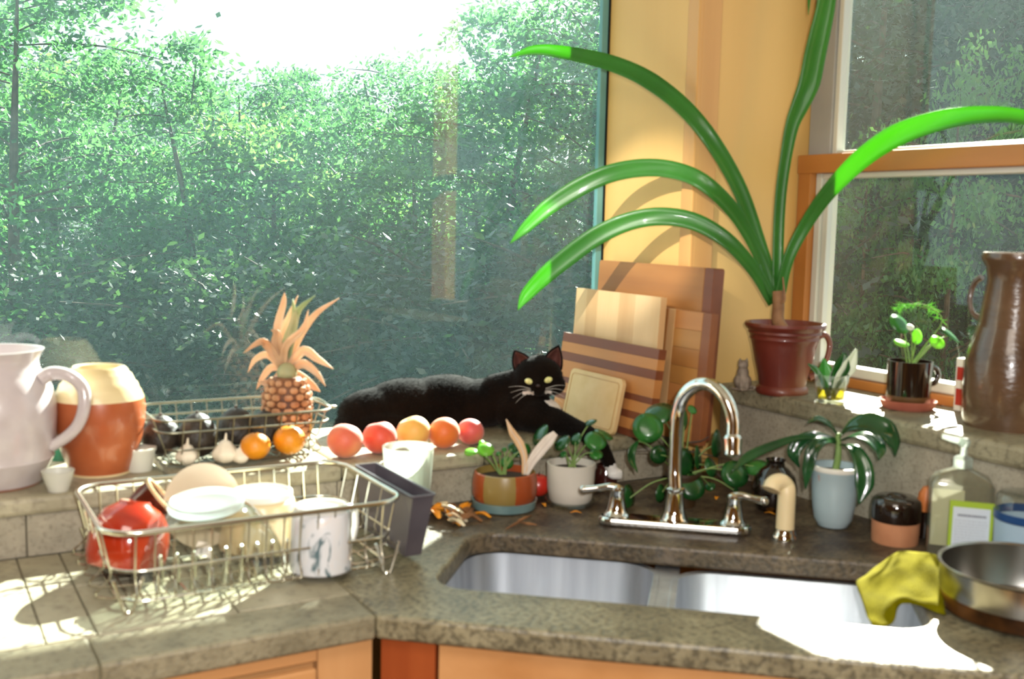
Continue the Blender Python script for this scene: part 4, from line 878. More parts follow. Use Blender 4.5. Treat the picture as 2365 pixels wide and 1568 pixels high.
# ---------------------------------------------------------------- the cat
M_fur = pm('black_brown_fur', (8, 6, 5), (17, 12, 9), scale=14, rough=.95, bump=.3, bscale=160, sheen=.04, spec=.06, c3=(30, 21, 14), s3=9, amt3=.5)
M_furw = pm('white_fur', (226, 220, 212), (240, 236, 230), scale=30, rough=.8, bump=.5, bscale=160)
ct = thing('cat', 'black cat with white bib and paws lying on the sill by the cutting boards', 'cat', (1.02, 2.05, ZS))
hc = V((1.203, 1.95, .220)); hf = (CAM - hc); hf.z = 0; hf = hf.normalized(); hf = (hf + V((0, 0, .02))).normalized(); hr = hf.cross(UP).normalized() * -1; hr = V((-hf.y, hf.x, 0)).normalized()
if hr.dot(RC) < 0: hr = -hr
hr = (hr + UP * .05).normalized(); hu = hr.cross(hf).normalized()
if hu.z < 0: hu = -hu
def H_(a, u, f): return hc + hr * a + hu * u + hf * f
b = MB()
def blob(c, r, rot=None): b.ball(c, r, 24, 16, M=rot)
Rz = lambda a: Matrix.Rotation(a, 3, 'Z')
blob((.885, 2.085, .145), (.088, .068, .050)); blob((.95, 2.085, .155), (.10, .070, .057)); blob((1.04, 2.078, .158), (.11, .070, .058)); blob((1.12, 2.05, .152), (.09, .070, .054))
blob((.875, 2.045, .127), (.058, .045, .032)); blob((.83, 2.07, .128), (.034, .04, .028)); blob((1.175, 1.985, .150), (.062, .058, .052)); blob((1.20, 1.945, .138), (.058, .050, .040))
b.tube([(1.14, 2.03, .168), (1.175, 1.99, .188), tuple(hc - hf * .012 - hu * .012)], [.050, .046, .042], 20, n=8)
# hind paw tucked forward and the tail round the rump
b.tube([(.90, 2.03, .12), (.95, 2.005, .113), (.985, 2.0, .112)], [.026, .016, .013], 12, n=8)
b.tube([(.83, 2.11, .13), (.80, 2.09, .118), (.805, 2.05, .112), (.845, 2.018, .111), (.90, 1.998, .111)], [.02, .014, .0125, .0115, .010], 12, n=18)
# head
Mh = Matrix((hr, hf, hu)).transposed()
b.ball(hc, (.054, .048, .045), 28, 18, M=Mh); b.ball(H_(0, .012, -.004), (.040, .040, .036), 20, 14, M=Mh)
for s_ in (-1, 1): b.ball(H_(s_ * .031, -.018, .010), (.030, .026, .022), 18, 12, M=Mh); b.ball(H_(s_ * .0095, -.021, .044), (.0115, .0105, .0092), 14, 10, M=Mh)
b.ball(H_(0, -.008, .043), (.009, .014, .012), 14, 10, M=Mh); b.ball(H_(0, -.031, .036), (.012, .012, .008), 12, 8, M=Mh)
# fore legs
pawA = at(1338, 988, dist((1.262, 1.885, .117))); pawB = ony(1415, 1092, 1.774)
b.tube([(1.20, 1.93, .135), (1.225, 1.90, .122), tuple(pawA - V((.012, .0, 0)))], [.030, .020, .0145], 14, n=12)
b.tube([(1.205, 1.92, .135), (1.232, 1.855, .122), (1.25, 1.795, .108), (1.272, 1.778, .068), tuple(pawB)], [.032, .023, .018, .0145, .0125], 14, n=20)
b.ball(pawA + UC * .003 - FW * .006, (.0165, .015, .0145), 16, 10); b.ball(pawB + V((.004, -.002, -.002)), (.019, .014, .0125), 16, 10)
for k in (-1, 0, 1): b.ball(pawB + RC * (.015) + UC * (k * .006 - .003), .0068, 10, 8); b.ball(pawA + RC * .010 + UC * (k * .006), .0058, 10, 8)
body = b.build('body', [M_fur, M_furw], ct)
md = body.modifiers.new('r', 'REMESH'); md.mode = 'VOXEL'; md.voxel_size = .0036; md.use_smooth_shade = True
ms = body.modifiers.new('s', 'SMOOTH'); ms.factor = .5; ms.iterations = 11
bake(body); me = body.data; me.materials.clear(); me.materials.append(M_fur); me.materials.append(M_furw)
org = V(ct.location); fv = []; ff = []; fmi = []; rf = random.Random(3)
def white(q):
    if (q - pawB).length < .024 or (q - pawA).length < .024: return True
    l = q - hc; a, u, f_ = l.dot(hr), l.dot(hu), l.dot(hf)
    if f_ > .028 and -.036 < u < -.026 and ((-.034 < a < -.010) or (.014 < a < .028)): return True
    if (q - (hc + hr * .030 - hu * .062 + hf * .012)).length < .024 and q.z < .172: return True
    return False
for p_ in me.polygons:
    q = p_.center + org; w_ = white(q); p_.material_index = 1 if w_ else 0; p_.use_smooth = True
    l = q - hc
    if rf.random() < (.55 if l.length > .06 else .30):
        L = .0055 if l.length > .06 else .003
        if w_: L *= .6
        if (q - pawB).length < .02 or (q - pawA).length < .02: continue
        d = (V(p_.normal) * .55 + V((-.75, .1, -.15)) + V((rf.gauss(0, .25), rf.gauss(0, .25), rf.gauss(0, .2)))).normalized() if l.length > .06 else (V(p_.normal) * .6 - hf * .6 + hu * .2).normalized()
        sd = d.cross(V(p_.normal)); sd = sd.normalized() * .0007 if sd.length > 1e-4 else V((.0007, 0, 0)); k = len(fv)
        fv += [q - sd, q + sd, q + d * L * rf.uniform(.6, 1.3)]; ff.append((k, k + 1, k + 2)); fmi.append(1 if w_ else 0)
b = MB(); b.v = fv; b.f = ff; b.mi = fmi
fo = b.build('fur', [M_fur, M_furw], ct); fo['kind'] = 'stuff'
M_ear = pm('inner_ear_skin', (66, 34, 28), (92, 50, 42), scale=30, rough=.7)
for s_, tip in ((-1, (-.051, .060, -.004)), (1, (.047, .068, -.006))):
    A_ = H_(s_ * .012, .036, .004); B_ = H_(s_ * .052, .014, -.002); T_ = H_(*tip); Bk = H_(s_ * .034, .022, -.024)
    e = MB(); n_ = 8; vs = []; 
    for i in range(n_ + 1):
        u = i / n_; base = A_.lerp(B_, u) + (hf * .006 - 0 * hu) * 0 + (Bk - A_.lerp(B_, .5)) * (sin(pi * u)) * .9; vs.append(base)
    rows = []; 
    for j in range(7):
        v_ = (j / 6) ** .9; rows.append([x_.lerp(T_, v_) + ((A_ + B_) / 2 - Bk).normalized() * 0 + (x_ - (A_ + B_ + Bk) / 3) * (.22 * sin(pi * v_)) for x_ in vs])
    VV = [x_ for r_ in rows for x_ in r_]; FF = [(j * (n_ + 1) + i, j * (n_ + 1) + i + 1, (j + 1) * (n_ + 1) + i + 1, (j + 1) * (n_ + 1) + i) for j in range(6) for i in range(n_)]
    e.add(VV, FF); eo = e.build('ear', M_fur, ct, solid=.0025)
    e = MB(); off = (hf * .0025); VV2 = [x_.lerp((A_ + B_ + T_) / 3, .18) + off for x_ in VV]; e.add(VV2, FF); lab(e.build('inner_ear', M_ear, eo, solid=.0006), 'reddish inner ear')
M_eyec = pm('pale_yellow_eye', (214, 214, 140), (226, 226, 160), scale=30, rough=.1, coat=1)  # bright yellow stands in for the flash glow in the eyes
for s_, a_, u_ in ((-1, -.0195, -.004), (1, .0215, -.002)):
    p = H_(a_, u_, .0430)
    e = MB(); e.ball(p, (.0095, .0058, .0066), 18, 12, M=Mh @ Matrix.Rotation(s_ * -.30, 3, 'Y')); eo = e.build('eye', M_eyec, ct)
    e = MB(); e.ball(p + hf * .0047, (.0006, .0012, .0038), 10, 6, M=Mh); e.build('pupil', M_black, eo)
MB().ball(H_(0, -.0125, .0545), (.0048, .003, .0034), 12, 8, M=Mh).build('nose', pm('dark_nose', (40, 22, 22), rough=.4), ct)
for s_ in (-1, 1):
    for k in range(4):
        p = H_(s_ * .014, -.020 - k * .0022, .050); q = p + hr * s_ * (.050 - k * .004) + hu * (.004 - k * .010) - hf * .012
        MB().tube([p, p.lerp(q, .5) + hu * .004, q], [.0004, .0003, .00012], 5, n=8).build('whisker', M_furw, ct)

# ---------------------------------------------------------------- faucet
fz = .0
ft = thing('kitchen_faucet', 'chrome two-handle gooseneck faucet behind the sink', 'faucet', uv(.393, .545))
b = MB(); po = []
for (cx, cyy, a0) in ((.533 - .026, .545, -90), (.253 + .026, .545, 90)):
    for i in range(13): a = radians(a0 + 15 * i); po.append(tuple(uv(cx + .026 * cos(a), cyy + .026 * sin(a))[:2]))
b.prism(po, .0005, .016); b.build('base_plate', M_chrome, ft, smooth=False, bevel=.005)
def post(u, n, name, pr, m=M_chrome): return MB().lathe(pr, uv(u, n, 0), 32, capb=False).build(name, m, ft)
for s_, u in ((-1, .287), (1, .499)):
    o = post(u, .545, 'handle_post', [(.024, .014), (.0245, .019), (.021, .022), (.018, .028), (.0145, .045), (.0125, .060), (.0135, .064), (.012, .070), (.006, .074), (0, .075)])
    p = uv(u, .545, .067)
    q = at(1348, 1131, dist(uv(u - .07, .545)) - .01) if s_ < 0 else at(1765, 1157, dist(uv(u + .07, .545)) - .02)
    m_ = p.lerp(q, .25) + V((0, 0, .004))
    MB().tube([p, m_, p.lerp(q, .6) + V((0, 0, .002)), q], [.0085, .0072, .0062, .0078], 14, n=16).build('lever', M_chrome, o)
    MB().ball(q, .0086, 14, 10).build('lever_tip', M_chrome, o)
post(.393, .545, 'spout_collar', [(.026, .014), (.026, .019), (.022, .024), (.0185, .036), (.0155, .060), (.0150, .068), (.0175, .071), (.0175, .076), (.013, .078), (0, .079)])
cp = uv(.393, .545, 0); d0 = dist(cp)
sp = [cp + V((0, 0, .075))] + [at(x_, y_, d0 + k_) for x_, y_, k_ in ((1559, 1080, -.002), (1562, 1000, -.004), (1567, 945, -.01), (1584, 908, -.025), (1617, 887, -.045), (1652, 895, -.07), (1678, 925, -.09), (1692, 970, -.10), (1692, 1010, -.105))]
MB().tube(sp, [.0125, .0122, .012, .012, .012, .012, .012, .012, .012, .012], 20, n=56).build('spout', M_chrome, ft)
e1 = sp[-1]; dn = (sp[-1] - sp[-2]).normalized(); b = MB(); b.tube([e1 - dn * .004, e1 + dn * .001, e1 + dn * .004, e1 + dn * .02, e1 + dn * .030, e1 + dn * .033], [.0125, .0165, .0165, .0150, .0160, .012], 22); b.build('nozzle', M_chrome, ft)
# beige side sprayer / water spout
c = uv(.590, .53)
t = thing('side_spout', 'cream plastic elbow spout on a chrome ring right of the faucet', 'spout', c)
MB().lathe([(0, .0), (.023, .0), (.023, .006), (.019, .012), (.0175, .020), (0, .020)], c, 28, capb=False).build('base_ring', M_chrome, t)
M_crp = pm('cream_plastic', (224, 206, 164), rough=.4, sss=.1); dc = dist(c)
MB().tube([c + V((0, 0, .015)), c + V((.0, 0, .05)), c + V((0, 0, .085)), at(1815, 1124, dc - .006), at(1803, 1113, dc - .010), at(1787, 1118, dc - .016), at(1781, 1132, dc - .020)], [.0165, .016, .0157, .0155, .0155, .0155, .0155], 22, n=30).build('elbow_tube', M_crp, t)

# ---------------------------------------------------------------- dark vase with the trailing pilea, and the blue pot
M_vase = pm('dark_brown_glass', (22, 12, 8), (30, 18, 12), scale=5, rough=.1, coat=.8)
c = stand(1785, 1190, 0, 50)
t = thing('dark_vase', 'round near-black glass vase behind the cream elbow spout', 'vase', c)
MB().lathe([(0, 0)] + prof(c, [(30, 1180), (42, 1172), (51, 1145), (52, 1125), (46, 1100), (32, 1083), (22, 1076), (20, 1066), (23, 1060)]) + [(.014, .09), (0, .06)], c, 36, capb=False).build('vase_body', M_vase, t)
c = stand(1575, 1176, 0, 38)
t = thing('dark_pot', 'small dark pot mostly hidden behind the faucet stem', 'pot', c)
MB().lathe([(0, 0), (.026, 0), (.032, .05), (.034, .062), (.036, .063), (.036, .068), (.031, .068), (.030, .058), (0, .056)], c, 32, capb=False).build('pot_wall', pm('umber_pot', (50, 34, 18), (66, 46, 22), scale=9, rough=.5), t)
MB().lathe([(0, .062), (.0305, .0575)], c, 20, capb=False).build('soil', M_soil, t)
D2 = dist(c); s2 = c + V((0, 0, .06))
vp = thing('trailing_pilea', 'trailing plant with big round dark green leaves behind the faucet', 'plant', s2)
for (px, py, rx, ry, an, dd_, m) in [(1497, 986, 36, 33, 10, -.02, M_mgl), (1523, 950, 36, 18, 20, .02, M_dgl), (1583, 972, 11, 25, -5, .0, M_mgl), (1523, 1050, 21, 22, 0, -.01, M_dgl), (1454, 1152, 17, 33, 0, -.03, M_dgl),
        (1586, 1068, 24, 34, 8, -.03, M_dgl), (1598, 1122, 33, 28, -10, -.04, M_dgl), (1529, 1140, 12, 22, 0, -.03, M_dgl), (1617, 1056, 9, 29, 6, .0, M_dgl), (1645, 1078, 14, 24, 24, .0, M_dgl), (1661, 1024, 14, 33, 0, .0, M_dgl),
        (1699, 1093, 33, 29, -15, -.03, M_dgl), (1703, 1136, 8, 15, 0, -.03, M_dgl), (1744, 1075, 26, 10, 25, -.01, M_mgl), (1640, 1122, 12, 8, 30, .02, M_dgl), (1600, 945, 12, 8, -30, .02, M_mgl)]:
    roundleaf(px, py, rx, ry, an, D2 + dd_, m, vp, s2 + RC * random.uniform(-.01, .01))
lf = [at(1474, 1018, D2), at(1460, 1040, D2 - .01), at(1459, 1062, D2 - .01), at(1473, 1092, D2 - .01)]
MB().ribbon(lf, [.004, .016, .015, .001], 14, fold=.25).build('leaf', M_dgl, vp, solid=.0007)
MB().tube([s2, at(1540, 1070, D2), at(1500, 1030, D2 - .01), lf[0]], .0014, 6, n=14).build('stem', M_stem, vp)
for pts in ([(1590, 1022), (1620, 1018), (1637, 1008)], [(1585, 1040), (1630, 1050), (1690, 1062)], [(1655, 1093), (1680, 1115), (1700, 1132)], [(1590, 1035), (1560, 1040), (1468, 1043)]):
    MB().tube([at(x_, y_, D2 + .01) for x_, y_ in pts], [.0018, .0015, .0012], 6, n=10).build('stem', M_bark, vp)
c = stand(1922, 1226, 0, 42)
M_bpot = pm('pale_blue_glaze', (158, 178, 184), (172, 190, 196), scale=6, rough=.3, coat=.3, sss=.05)
t = thing('blue_pot', 'pale blue-white tapered pot holding the orchid, against the backsplash', 'pot', c)
MB().lathe([(0, 0)] + prof(c, [(36, 1220), (37, 1212)]) + [(0, .006)], c, 36, capb=False).build('glass_foot', M_clear, t)
pz = prof(c, [(33, 1212), (43, 1196), (48, 1165), (51, 1130), (53, 1092), (56, 1086), (56, 1074)]); zt = pz[-1][1]
MB().lathe([(0, pz[0][1])] + pz + [(pz[-1][0] - .004, zt), (pz[4][0] - .004, zt - .015), (0, zt - .015)], c, 44, capb=False).build('pot_wall', M_bpot, t)
MB().lathe([(0, zt - .008), (pz[4][0] - .0043, zt - .0135)], c, 28, capb=False).build('bark_mix', M_soil, t)
MB().lathe([(pz[-1][0], zt - .0085), (pz[-1][0] + .0018, zt - .005), (pz[-1][0] + .0012, zt + .001), (pz[-1][0] - .004, zt + .0012)], c, 44, capb=False).build('rim', M_whc, t)
a0 = atan2(-c.y, -c.x) - .75; dw = [(0, .0), (.08, -.018), (.2, -.03), (.32, -.036), (.40, -.03), (.34, -.022)]
MB().tube([c + V((cos(a0 + a) * (pz[4][0] - .0005 + z * .10), sin(a0 + a) * (pz[4][0] - .0005 + z * .10), pz[4][1] + z)) for a, z in dw], .0011, 6, n=18).build('painted_squiggle', pm('orange_paint', (190, 96, 60), rough=.4), t)
D3 = dist(c); s3_ = c + V((0, 0, zt - .01))
op = thing('orchid', 'orchid with long arching glossy dark leaves in the pale blue pot', 'plant', s3_)
M_orc = leafmat('orchid_leaf', (14, 60, 30), (30, 84, 40), (50, 120, 30), rough=.22, scale=10, tw=.12, coat=.5)
MB().tube([s3_, at(1936, 1050, D3), at(1936, 1012, D3), at(1935, 1000, D3)], [.007, .006, .005, .004], 10, n=12).build('stem', M_stem, op)
s_ = D3 / FPX
for k, (pts, wd, dd_) in enumerate([([(1932, 1016), (1851, 1010), (1781, 1031), (1727, 1056), (1690, 1090)], [8, 14, 22, 24, 2], (0, .0, -.01, -.02, -.04)),
        ([(1934, 1004), (1915, 980), (1889, 966), (1864, 977)], [7, 15, 13, 2], (0, -.01, -.02, -.03)),
        ([(1937, 1012), (1965, 984), (2005, 976), (2045, 994), (2064, 1022), (2068, 1054)], [8, 32, 50, 52, 38, 2], (0, -.02, -.04, -.06, -.06, -.06)),
        ([(1940, 1018), (1975, 1006), (2010, 1014), (2030, 1038), (2030, 1062)], [8, 34, 44, 34, 2], (0, -.03, -.05, -.07, -.08)),
        ([(1931, 1020), (1896, 1017), (1876, 1042), (1866, 1085), (1860, 1130)], [8, 22, 30, 26, 2], (0, -.02, -.03, -.03, -.02)),
        ([(1928, 1014), (1880, 1006), (1846, 1022), (1834, 1048), (1846, 1080)], [8, 22, 34, 32, 3], (0, .01, .02, .02, .02)),
        ([(1940, 1026), (1972, 1036), (1994, 1078), (1996, 1120), (1984, 1164)], [8, 26, 42, 42, 4], (0, -.04, -.06, -.065, -.065)),
        ([(1932, 1024), (1906, 1018), (1888, 1034), (1878, 1060)], [6, 16, 18, 2], (0, -.03, -.045, -.05))]):
    P_ = [at(x_, y_, D3 + q) for (x_, y_), q in zip(pts, dd_)]
    MB().ribbon(P_, [q * s_ for q in wd], 22, fold=.16, side=(-FW * .75 + UP * .5 + RC * (.2 if k % 2 else -.2)).cross(P_[-1] - P_[0])).build('leaf', M_orc, op, solid=.0014)

# ---------------------------------------------------------------- right side of the worktop
c = stand(2065, 1264, 0, 54)
t = thing('lidded_jar', 'squat stoneware jar, glossy black lid and bare tan body', 'jar', c)
M_tan = pm('bare_tan_clay', (178, 120, 84), (192, 134, 96), scale=24, rough=.75); M_blk = pm('black_brown_glaze', (24, 14, 10), (34, 20, 14), scale=5, rough=.12, coat=.8)
MB().lathe([(0, 0)] + prof(c, [(49, 1254), (52, 1248), (53, 1215), (53, 1200)]), c, 44, capb=False, capt=True).build('jar_body', M_tan, t)
MB().lathe(prof(c, [(53, 1199.5), (55, 1196), (55, 1165), (52, 1152), (44, 1146), (24, 1145), (20, 1141), (10, 1138), (0, 1137)]), c, 44).build('lid', M_blk, t)
c = stand(2134, 1246, 0, 19)
t = thing('amber_bottle', 'amber-brown bottle with orange cap between the jar and the soap bottle', 'bottle', c)
pz = prof(c, [(18, 1240), (19, 1200)]); MB().lathe([(0, 0), (pz[0][0], .001), (pz[1][0], .04), (pz[1][0], .048), (0, .05)], c, 28, capb=False).build('bottle_body', M_vase, t)
MB().lathe([(pz[1][0] * .95, .0502), (pz[1][0] * 1.05, .06), (pz[1][0] * .95, .082), (pz[1][0] * .5, .094), (0, .096)], c, 28).build('cap', pm('orange_plastic', (190, 110, 56), (204, 126, 70), scale=20, rough=.4), t)
# hand soap bottle with pump
c = V((1.535, 1.125, 0)); fr = (CAM - c); fr.z = 0; fr = (Matrix.Rotation(radians(6), 3, 'Z') @ fr.normalized()); sx_ = V((-fr.y, fr.x, 0));
if sx_.dot(RC) < 0: sx_ = -sx_
Ms = Matrix((sx_, -fr, UP)).transposed().to_4x4(); Ms.translation = c
def rr2(w_, d_, r, seg=5):
    out = []
    for (cx, cyy, a0) in ((w_ - r, -d_ + r, -90), (w_ - r, d_ - r, 0), (-w_ + r, d_ - r, 90), (-w_ + r, -d_ + r, 180)):
        for i in range(seg + 1): a = radians(a0 + 90 * i / seg); out.append((cx + r * cos(a), cyy + r * sin(a)))
    return out
def stack(lv, M, name, m, par, cap=True, solid=0):
    b = MB(); n_ = len(rr2(1, 1, .1)); vs = []; fs = []
    for (w_, d_, r, z) in lv: vs += [(x_, y_, z) for x_, y_ in rr2(w_, d_, min(r, w_ * .98, d_ * .98))]
    for j in range(len(lv) - 1):
        for i in range(n_): i2 = (i + 1) % n_; fs.append((j * n_ + i, j * n_ + i2, (j + 1) * n_ + i2, (j + 1) * n_ + i))
    if cap: fs += [list(range(n_))[::-1], [(len(lv) - 1) * n_ + i for i in range(n_)]]
    return b.add(vs, fs, M).build(name, m, par, solid=solid)
t = thing('soap_bottle', 'clear square soap pump bottle with green-edged white label', 'bottle', c)
M_soapb = glassmat('soap_bottle_plastic', (248, 248, 244), gloss=1.3, haze=.10, hazecol=(210, 212, 200), rough=.08)
stack([(.047, .026, .008, .001), (.049, .028, .009, .006), (.049, .028, .009, .135), (.042, .024, .012, .148), (.018, .016, .015, .160), (.014, .014, .0138, .163)], Ms, 'bottle_body', M_soapb, t, solid=.0012)
M_pump = glassmat('pump_plastic', (214, 220, 216), gloss=1.4, haze=.4, hazecol=(206, 212, 208), rough=.15)
b = MB(); b.lathe([(.0155, .163), (.0155, .178), (.012, .181), (.006, .183), (.005, .198), (.009, .199), (.010, .208), (.006, .212), (0, .212)], (0, 0, 0), 24, M=Ms); b.tube([(0, 0, .206), (-.02, -.004, .210), (-.036, -.006, .214)], [.0065, .0055, .004], 10, M=Ms, n=8); b.build('pump', M_pump, t)
MB().box((-.043, .018, .02), (.008, .0205, .118), Ms).build('back_label', pm('pale_label_back', (214, 214, 176), (222, 224, 194), scale=9, rough=.6), t, smooth=False)
lb = MB().box((-.019, -.0318, .006), (.0485, -.0292, .112), Ms).build('front_label', pm('lime_label_edge', (150, 178, 40), rough=.5), t, smooth=False); lab(lb, 'lime green label border')
lw = MB().box((-.0135, -.0324, .009), (.0435, -.0319, .102), Ms).build('label_field', pm('label_white', (196, 206, 216), rough=.6), lb, smooth=False)
M_ink = pm('grey_print', (120, 124, 136), rough=.6)
ib = MB()
rl = random.Random(5)
x_ = -.006
while x_ < .036:
    q = rl.uniform(.0016, .003); ib.box((x_, -.0327, .0865), (x_ + q, -.03245, .0905), Ms); x_ += q + .0007
po = ib.build('heading_print', M_ink, lb, smooth=False)
ib = MB()
for k in range(13):
    z = .079 - k * .0048; x_ = -.010
    while x_ < .038:
        q = rl.uniform(.0015, .0055); ib.box((x_, -.0327, z), (min(x_ + q, .0405), -.03245, z + .0009), Ms); x_ += q + .0012
ib.build('small_print', pm('pale_print', (158, 164, 176), rough=.6), lb, smooth=False)
# plastic tub at the right edge
c = V((1.557, 1.013, 0))
t = thing('plastic_tub', 'pale blue plastic tub with dark blue band at the right frame edge', 'tub', c)
rt = .052
MB().lathe([(0, .001), (rt * .92, .001), (rt * .97, .05), (rt, .098)], c, 48, capb=False).build('tub_wall', pm('milky_blue_plastic', (150, 174, 192), (164, 186, 202), scale=5, rough=.35), t)
MB().lathe([(rt * 1.0, .0985), (rt * 1.03, .100), (rt * 1.03, .111), (rt * 1.0, .112)], c, 48, capb=False).build('blue_band', pm('navy_plastic', (22, 62, 112), rough=.35), t)
MB().lathe([(rt, .1125), (rt * .99, .134), (rt * .9, .140), (0, .141)], c, 48, capb=False).build('clear_lid', M_clear, t)
# saucepan
M_pan = pm('worn_steel', (150, 148, 144), (180, 178, 172), scale=4, rough=.24, metal=1, c3=(90, 66, 40), s3=7, amt3=.5, stretch=(1, 1, .6)); M_panb = pm('burnt_steel', (34, 24, 18), (130, 84, 44), scale=9, rough=.35, metal=.8, lo=.35, hi=.62)
c = V((1.406, .914, 0))
t = thing('saucepan', 'stainless steel saucepan with scorched base at the right edge', 'saucepan', c)
R = .117; hP = .073
MB().lathe([(0, .0025), (R * .88, .0025), (R * .96, .008), (R * .985, .030)], c, 64, capb=False).build('scorched_base', M_panb, t)
MB().lathe([(R * .985, .030), (R, .042), (R, hP - .004), (R + .004, hP), (R + .002, hP + .0015), (R - .002, hP - .001), (R - .003, .03), (R * .93, .009), (0, .0065)], c, 64, capb=False).build('pan_wall', M_pan, t)
hd = V((.35, -.94, 0)).normalized(); MB().tube([c + hd * (R + .001) + V((0, 0, hP - .02)), c + hd * (R + .03) + V((0, 0, hP - .012)), c + hd * (R + .09) + V((0, 0, hP)), c + hd * (R + .16) + V((0, 0, hP + .004))], [.009, .008, .010, .011], 12, n=18).build('handle', M_black, t)
# yellow cloth
M_cloth = pm('yellow_green_cloth', (92, 88, 0), (108, 103, 3), scale=30, rough=.95, bump=.35, bscale=420, spec=.05)
G = [[(1992, 1338, 1.665), (2030, 1304, 1.675), (2070, 1280, 1.68), (2110, 1274, 1.675), (2150, 1280, 1.66), (2176, 1286, 1.64)],
     [(1978, 1348, 1.62), (2030, 1330, 1.63), (2075, 1312, 1.63), (2115, 1310, 1.63), (2155, 1315, 1.62), (2174, 1322, 1.61)],
     [(1988, 1378, 1.585), (2030, 1362, 1.59), (2072, 1348, 1.595), (2115, 1345, 1.595), (2155, 1352, 1.59), (2176, 1360, 1.58)],
     [(1998, 1408, 1.555), (2030, 1396, 1.555), (2062, 1374, 1.565), (2110, 1372, 1.565), (2155, 1384, 1.56), (2180, 1392, 1.55)],
     [(2006, 1430, 1.535), (2030, 1424, 1.53), (2052, 1400, 1.54), (2090, 1380, 1.552), (2140, 1392, 1.55), (2182, 1408, 1.535)],
     [(2014, 1445, 1.52), (2038, 1446, 1.512), (2064, 1436, 1.518), (2076, 1396, 1.545), (2130, 1402, 1.545), (2184, 1418, 1.527)]]
rowsP = [[at(*q) for q in r_] for r_ in G]; NU = 36; mid_ = [smoothpath(r_, NU) for r_ in rowsP]; vs = []; colsP = [smoothpath([mid_[j][i] for j in range(6)], NU) for i in range(NU + 1)]
b = MB()
for i in range(NU + 1):
    for j in range(NU + 1):
        p = colsP[i][j] + V((0, 0, .0010 * sin(i * .5 + j * .2) + .0008 * sin(j * .45 - i * .3)))
        l = p - O; u_, n_ = l.dot(DU), l.dot(DN)
        if not (.05 < u_ < .77 and .142 < n_ < .40): p.z = max(p.z, .0035)
        vs.append(p)
fs = [(i * (NU + 1) + j, (i + 1) * (NU + 1) + j, (i + 1) * (NU + 1) + j + 1, i * (NU + 1) + j + 1) for i in range(NU) for j in range(NU)]
b.add(vs, fs); c0 = rowsP[3][3]; t = b.build('dish_cloth', M_cloth, solid=.003); tag(t, 'yellow-green cloth draped over the right end of the sink', 'cloth')

# ---------------------------------------------------------------- right ledge
M_terr = pm('dark_red_terracotta', (94, 34, 26), (116, 48, 34), scale=6, rough=.45, bump=.2, bscale=20, coat=.25, c3=(122, 82, 50), s3=5, amt3=.6)
c = stand(1805, 914, ZL, 60)
t = thing('terracotta_pot', 'dark red handled terracotta pot holding the long-leaved clivia', 'pot', c)
pz = prof(c, [(57, 908), (60, 903), (59, 894), (53, 888), (56, 870), (66, 830), (73, 796), (76, 785), (79, 781), (78, 776), (80, 771), (83, 768), (82, 763), (88, 758), (92, 751), (90, 745)])
zt = pz[-1][1]; MB().lathe([(0, 0)] + pz + [(pz[-1][0] - .007, zt), (pz[8][0] - .007, zt - .03), (0, zt - .032)], c, 56, capb=False).build('pot_wall', M_terr, t)
MB().lathe([(0, zt - .010), (pz[-1][0] - .0085, zt - .016)], c, 30, capb=False).build('soil', M_soil, t)
D4 = dist(c); MB().tube([at(1886, 778, D4), at(1906, 774, D4 + .005), at(1916, 795, D4 + .008), at(1908, 832, D4 + .006), at(1884, 862, D4), at(1868, 872, D4 - .002)], [.007, .0065, .006, .006, .006, .008], 12, n=26).build('handle', M_terr, t)
s4 = c + V((0, 0, zt - .02))
cp_ = thing('clivia', 'tall clivia with long strap leaves arching out of the terracotta pot', 'plant', s4)
M_cl1 = leafmat('strap_leaf', (50, 112, 44), (68, 136, 56), (130, 210, 24), rough=.35, scale=5, tw=.4, coat=.15)
M_stk = pm('brown_stalk', (130, 92, 60), (160, 118, 80), scale=30, rough=.7)
MB().tube([s4 + V((0, 0, .0)), at(1797, 740, D4), at(1798, 705, D4), at(1796, 672, D4)], [.013, .0135, .0125, .0135], 14, n=12).build('stalk', M_stk, cp_)
MB().tube([at(1803, 700, D4 - .01), at(1812, 690, D4 - .015), at(1808, 640, D4 - .01)], [.004, .003, .0015], 6, n=8).build('dry_sheath', M_stk, cp_)
s_ = D4 / FPX
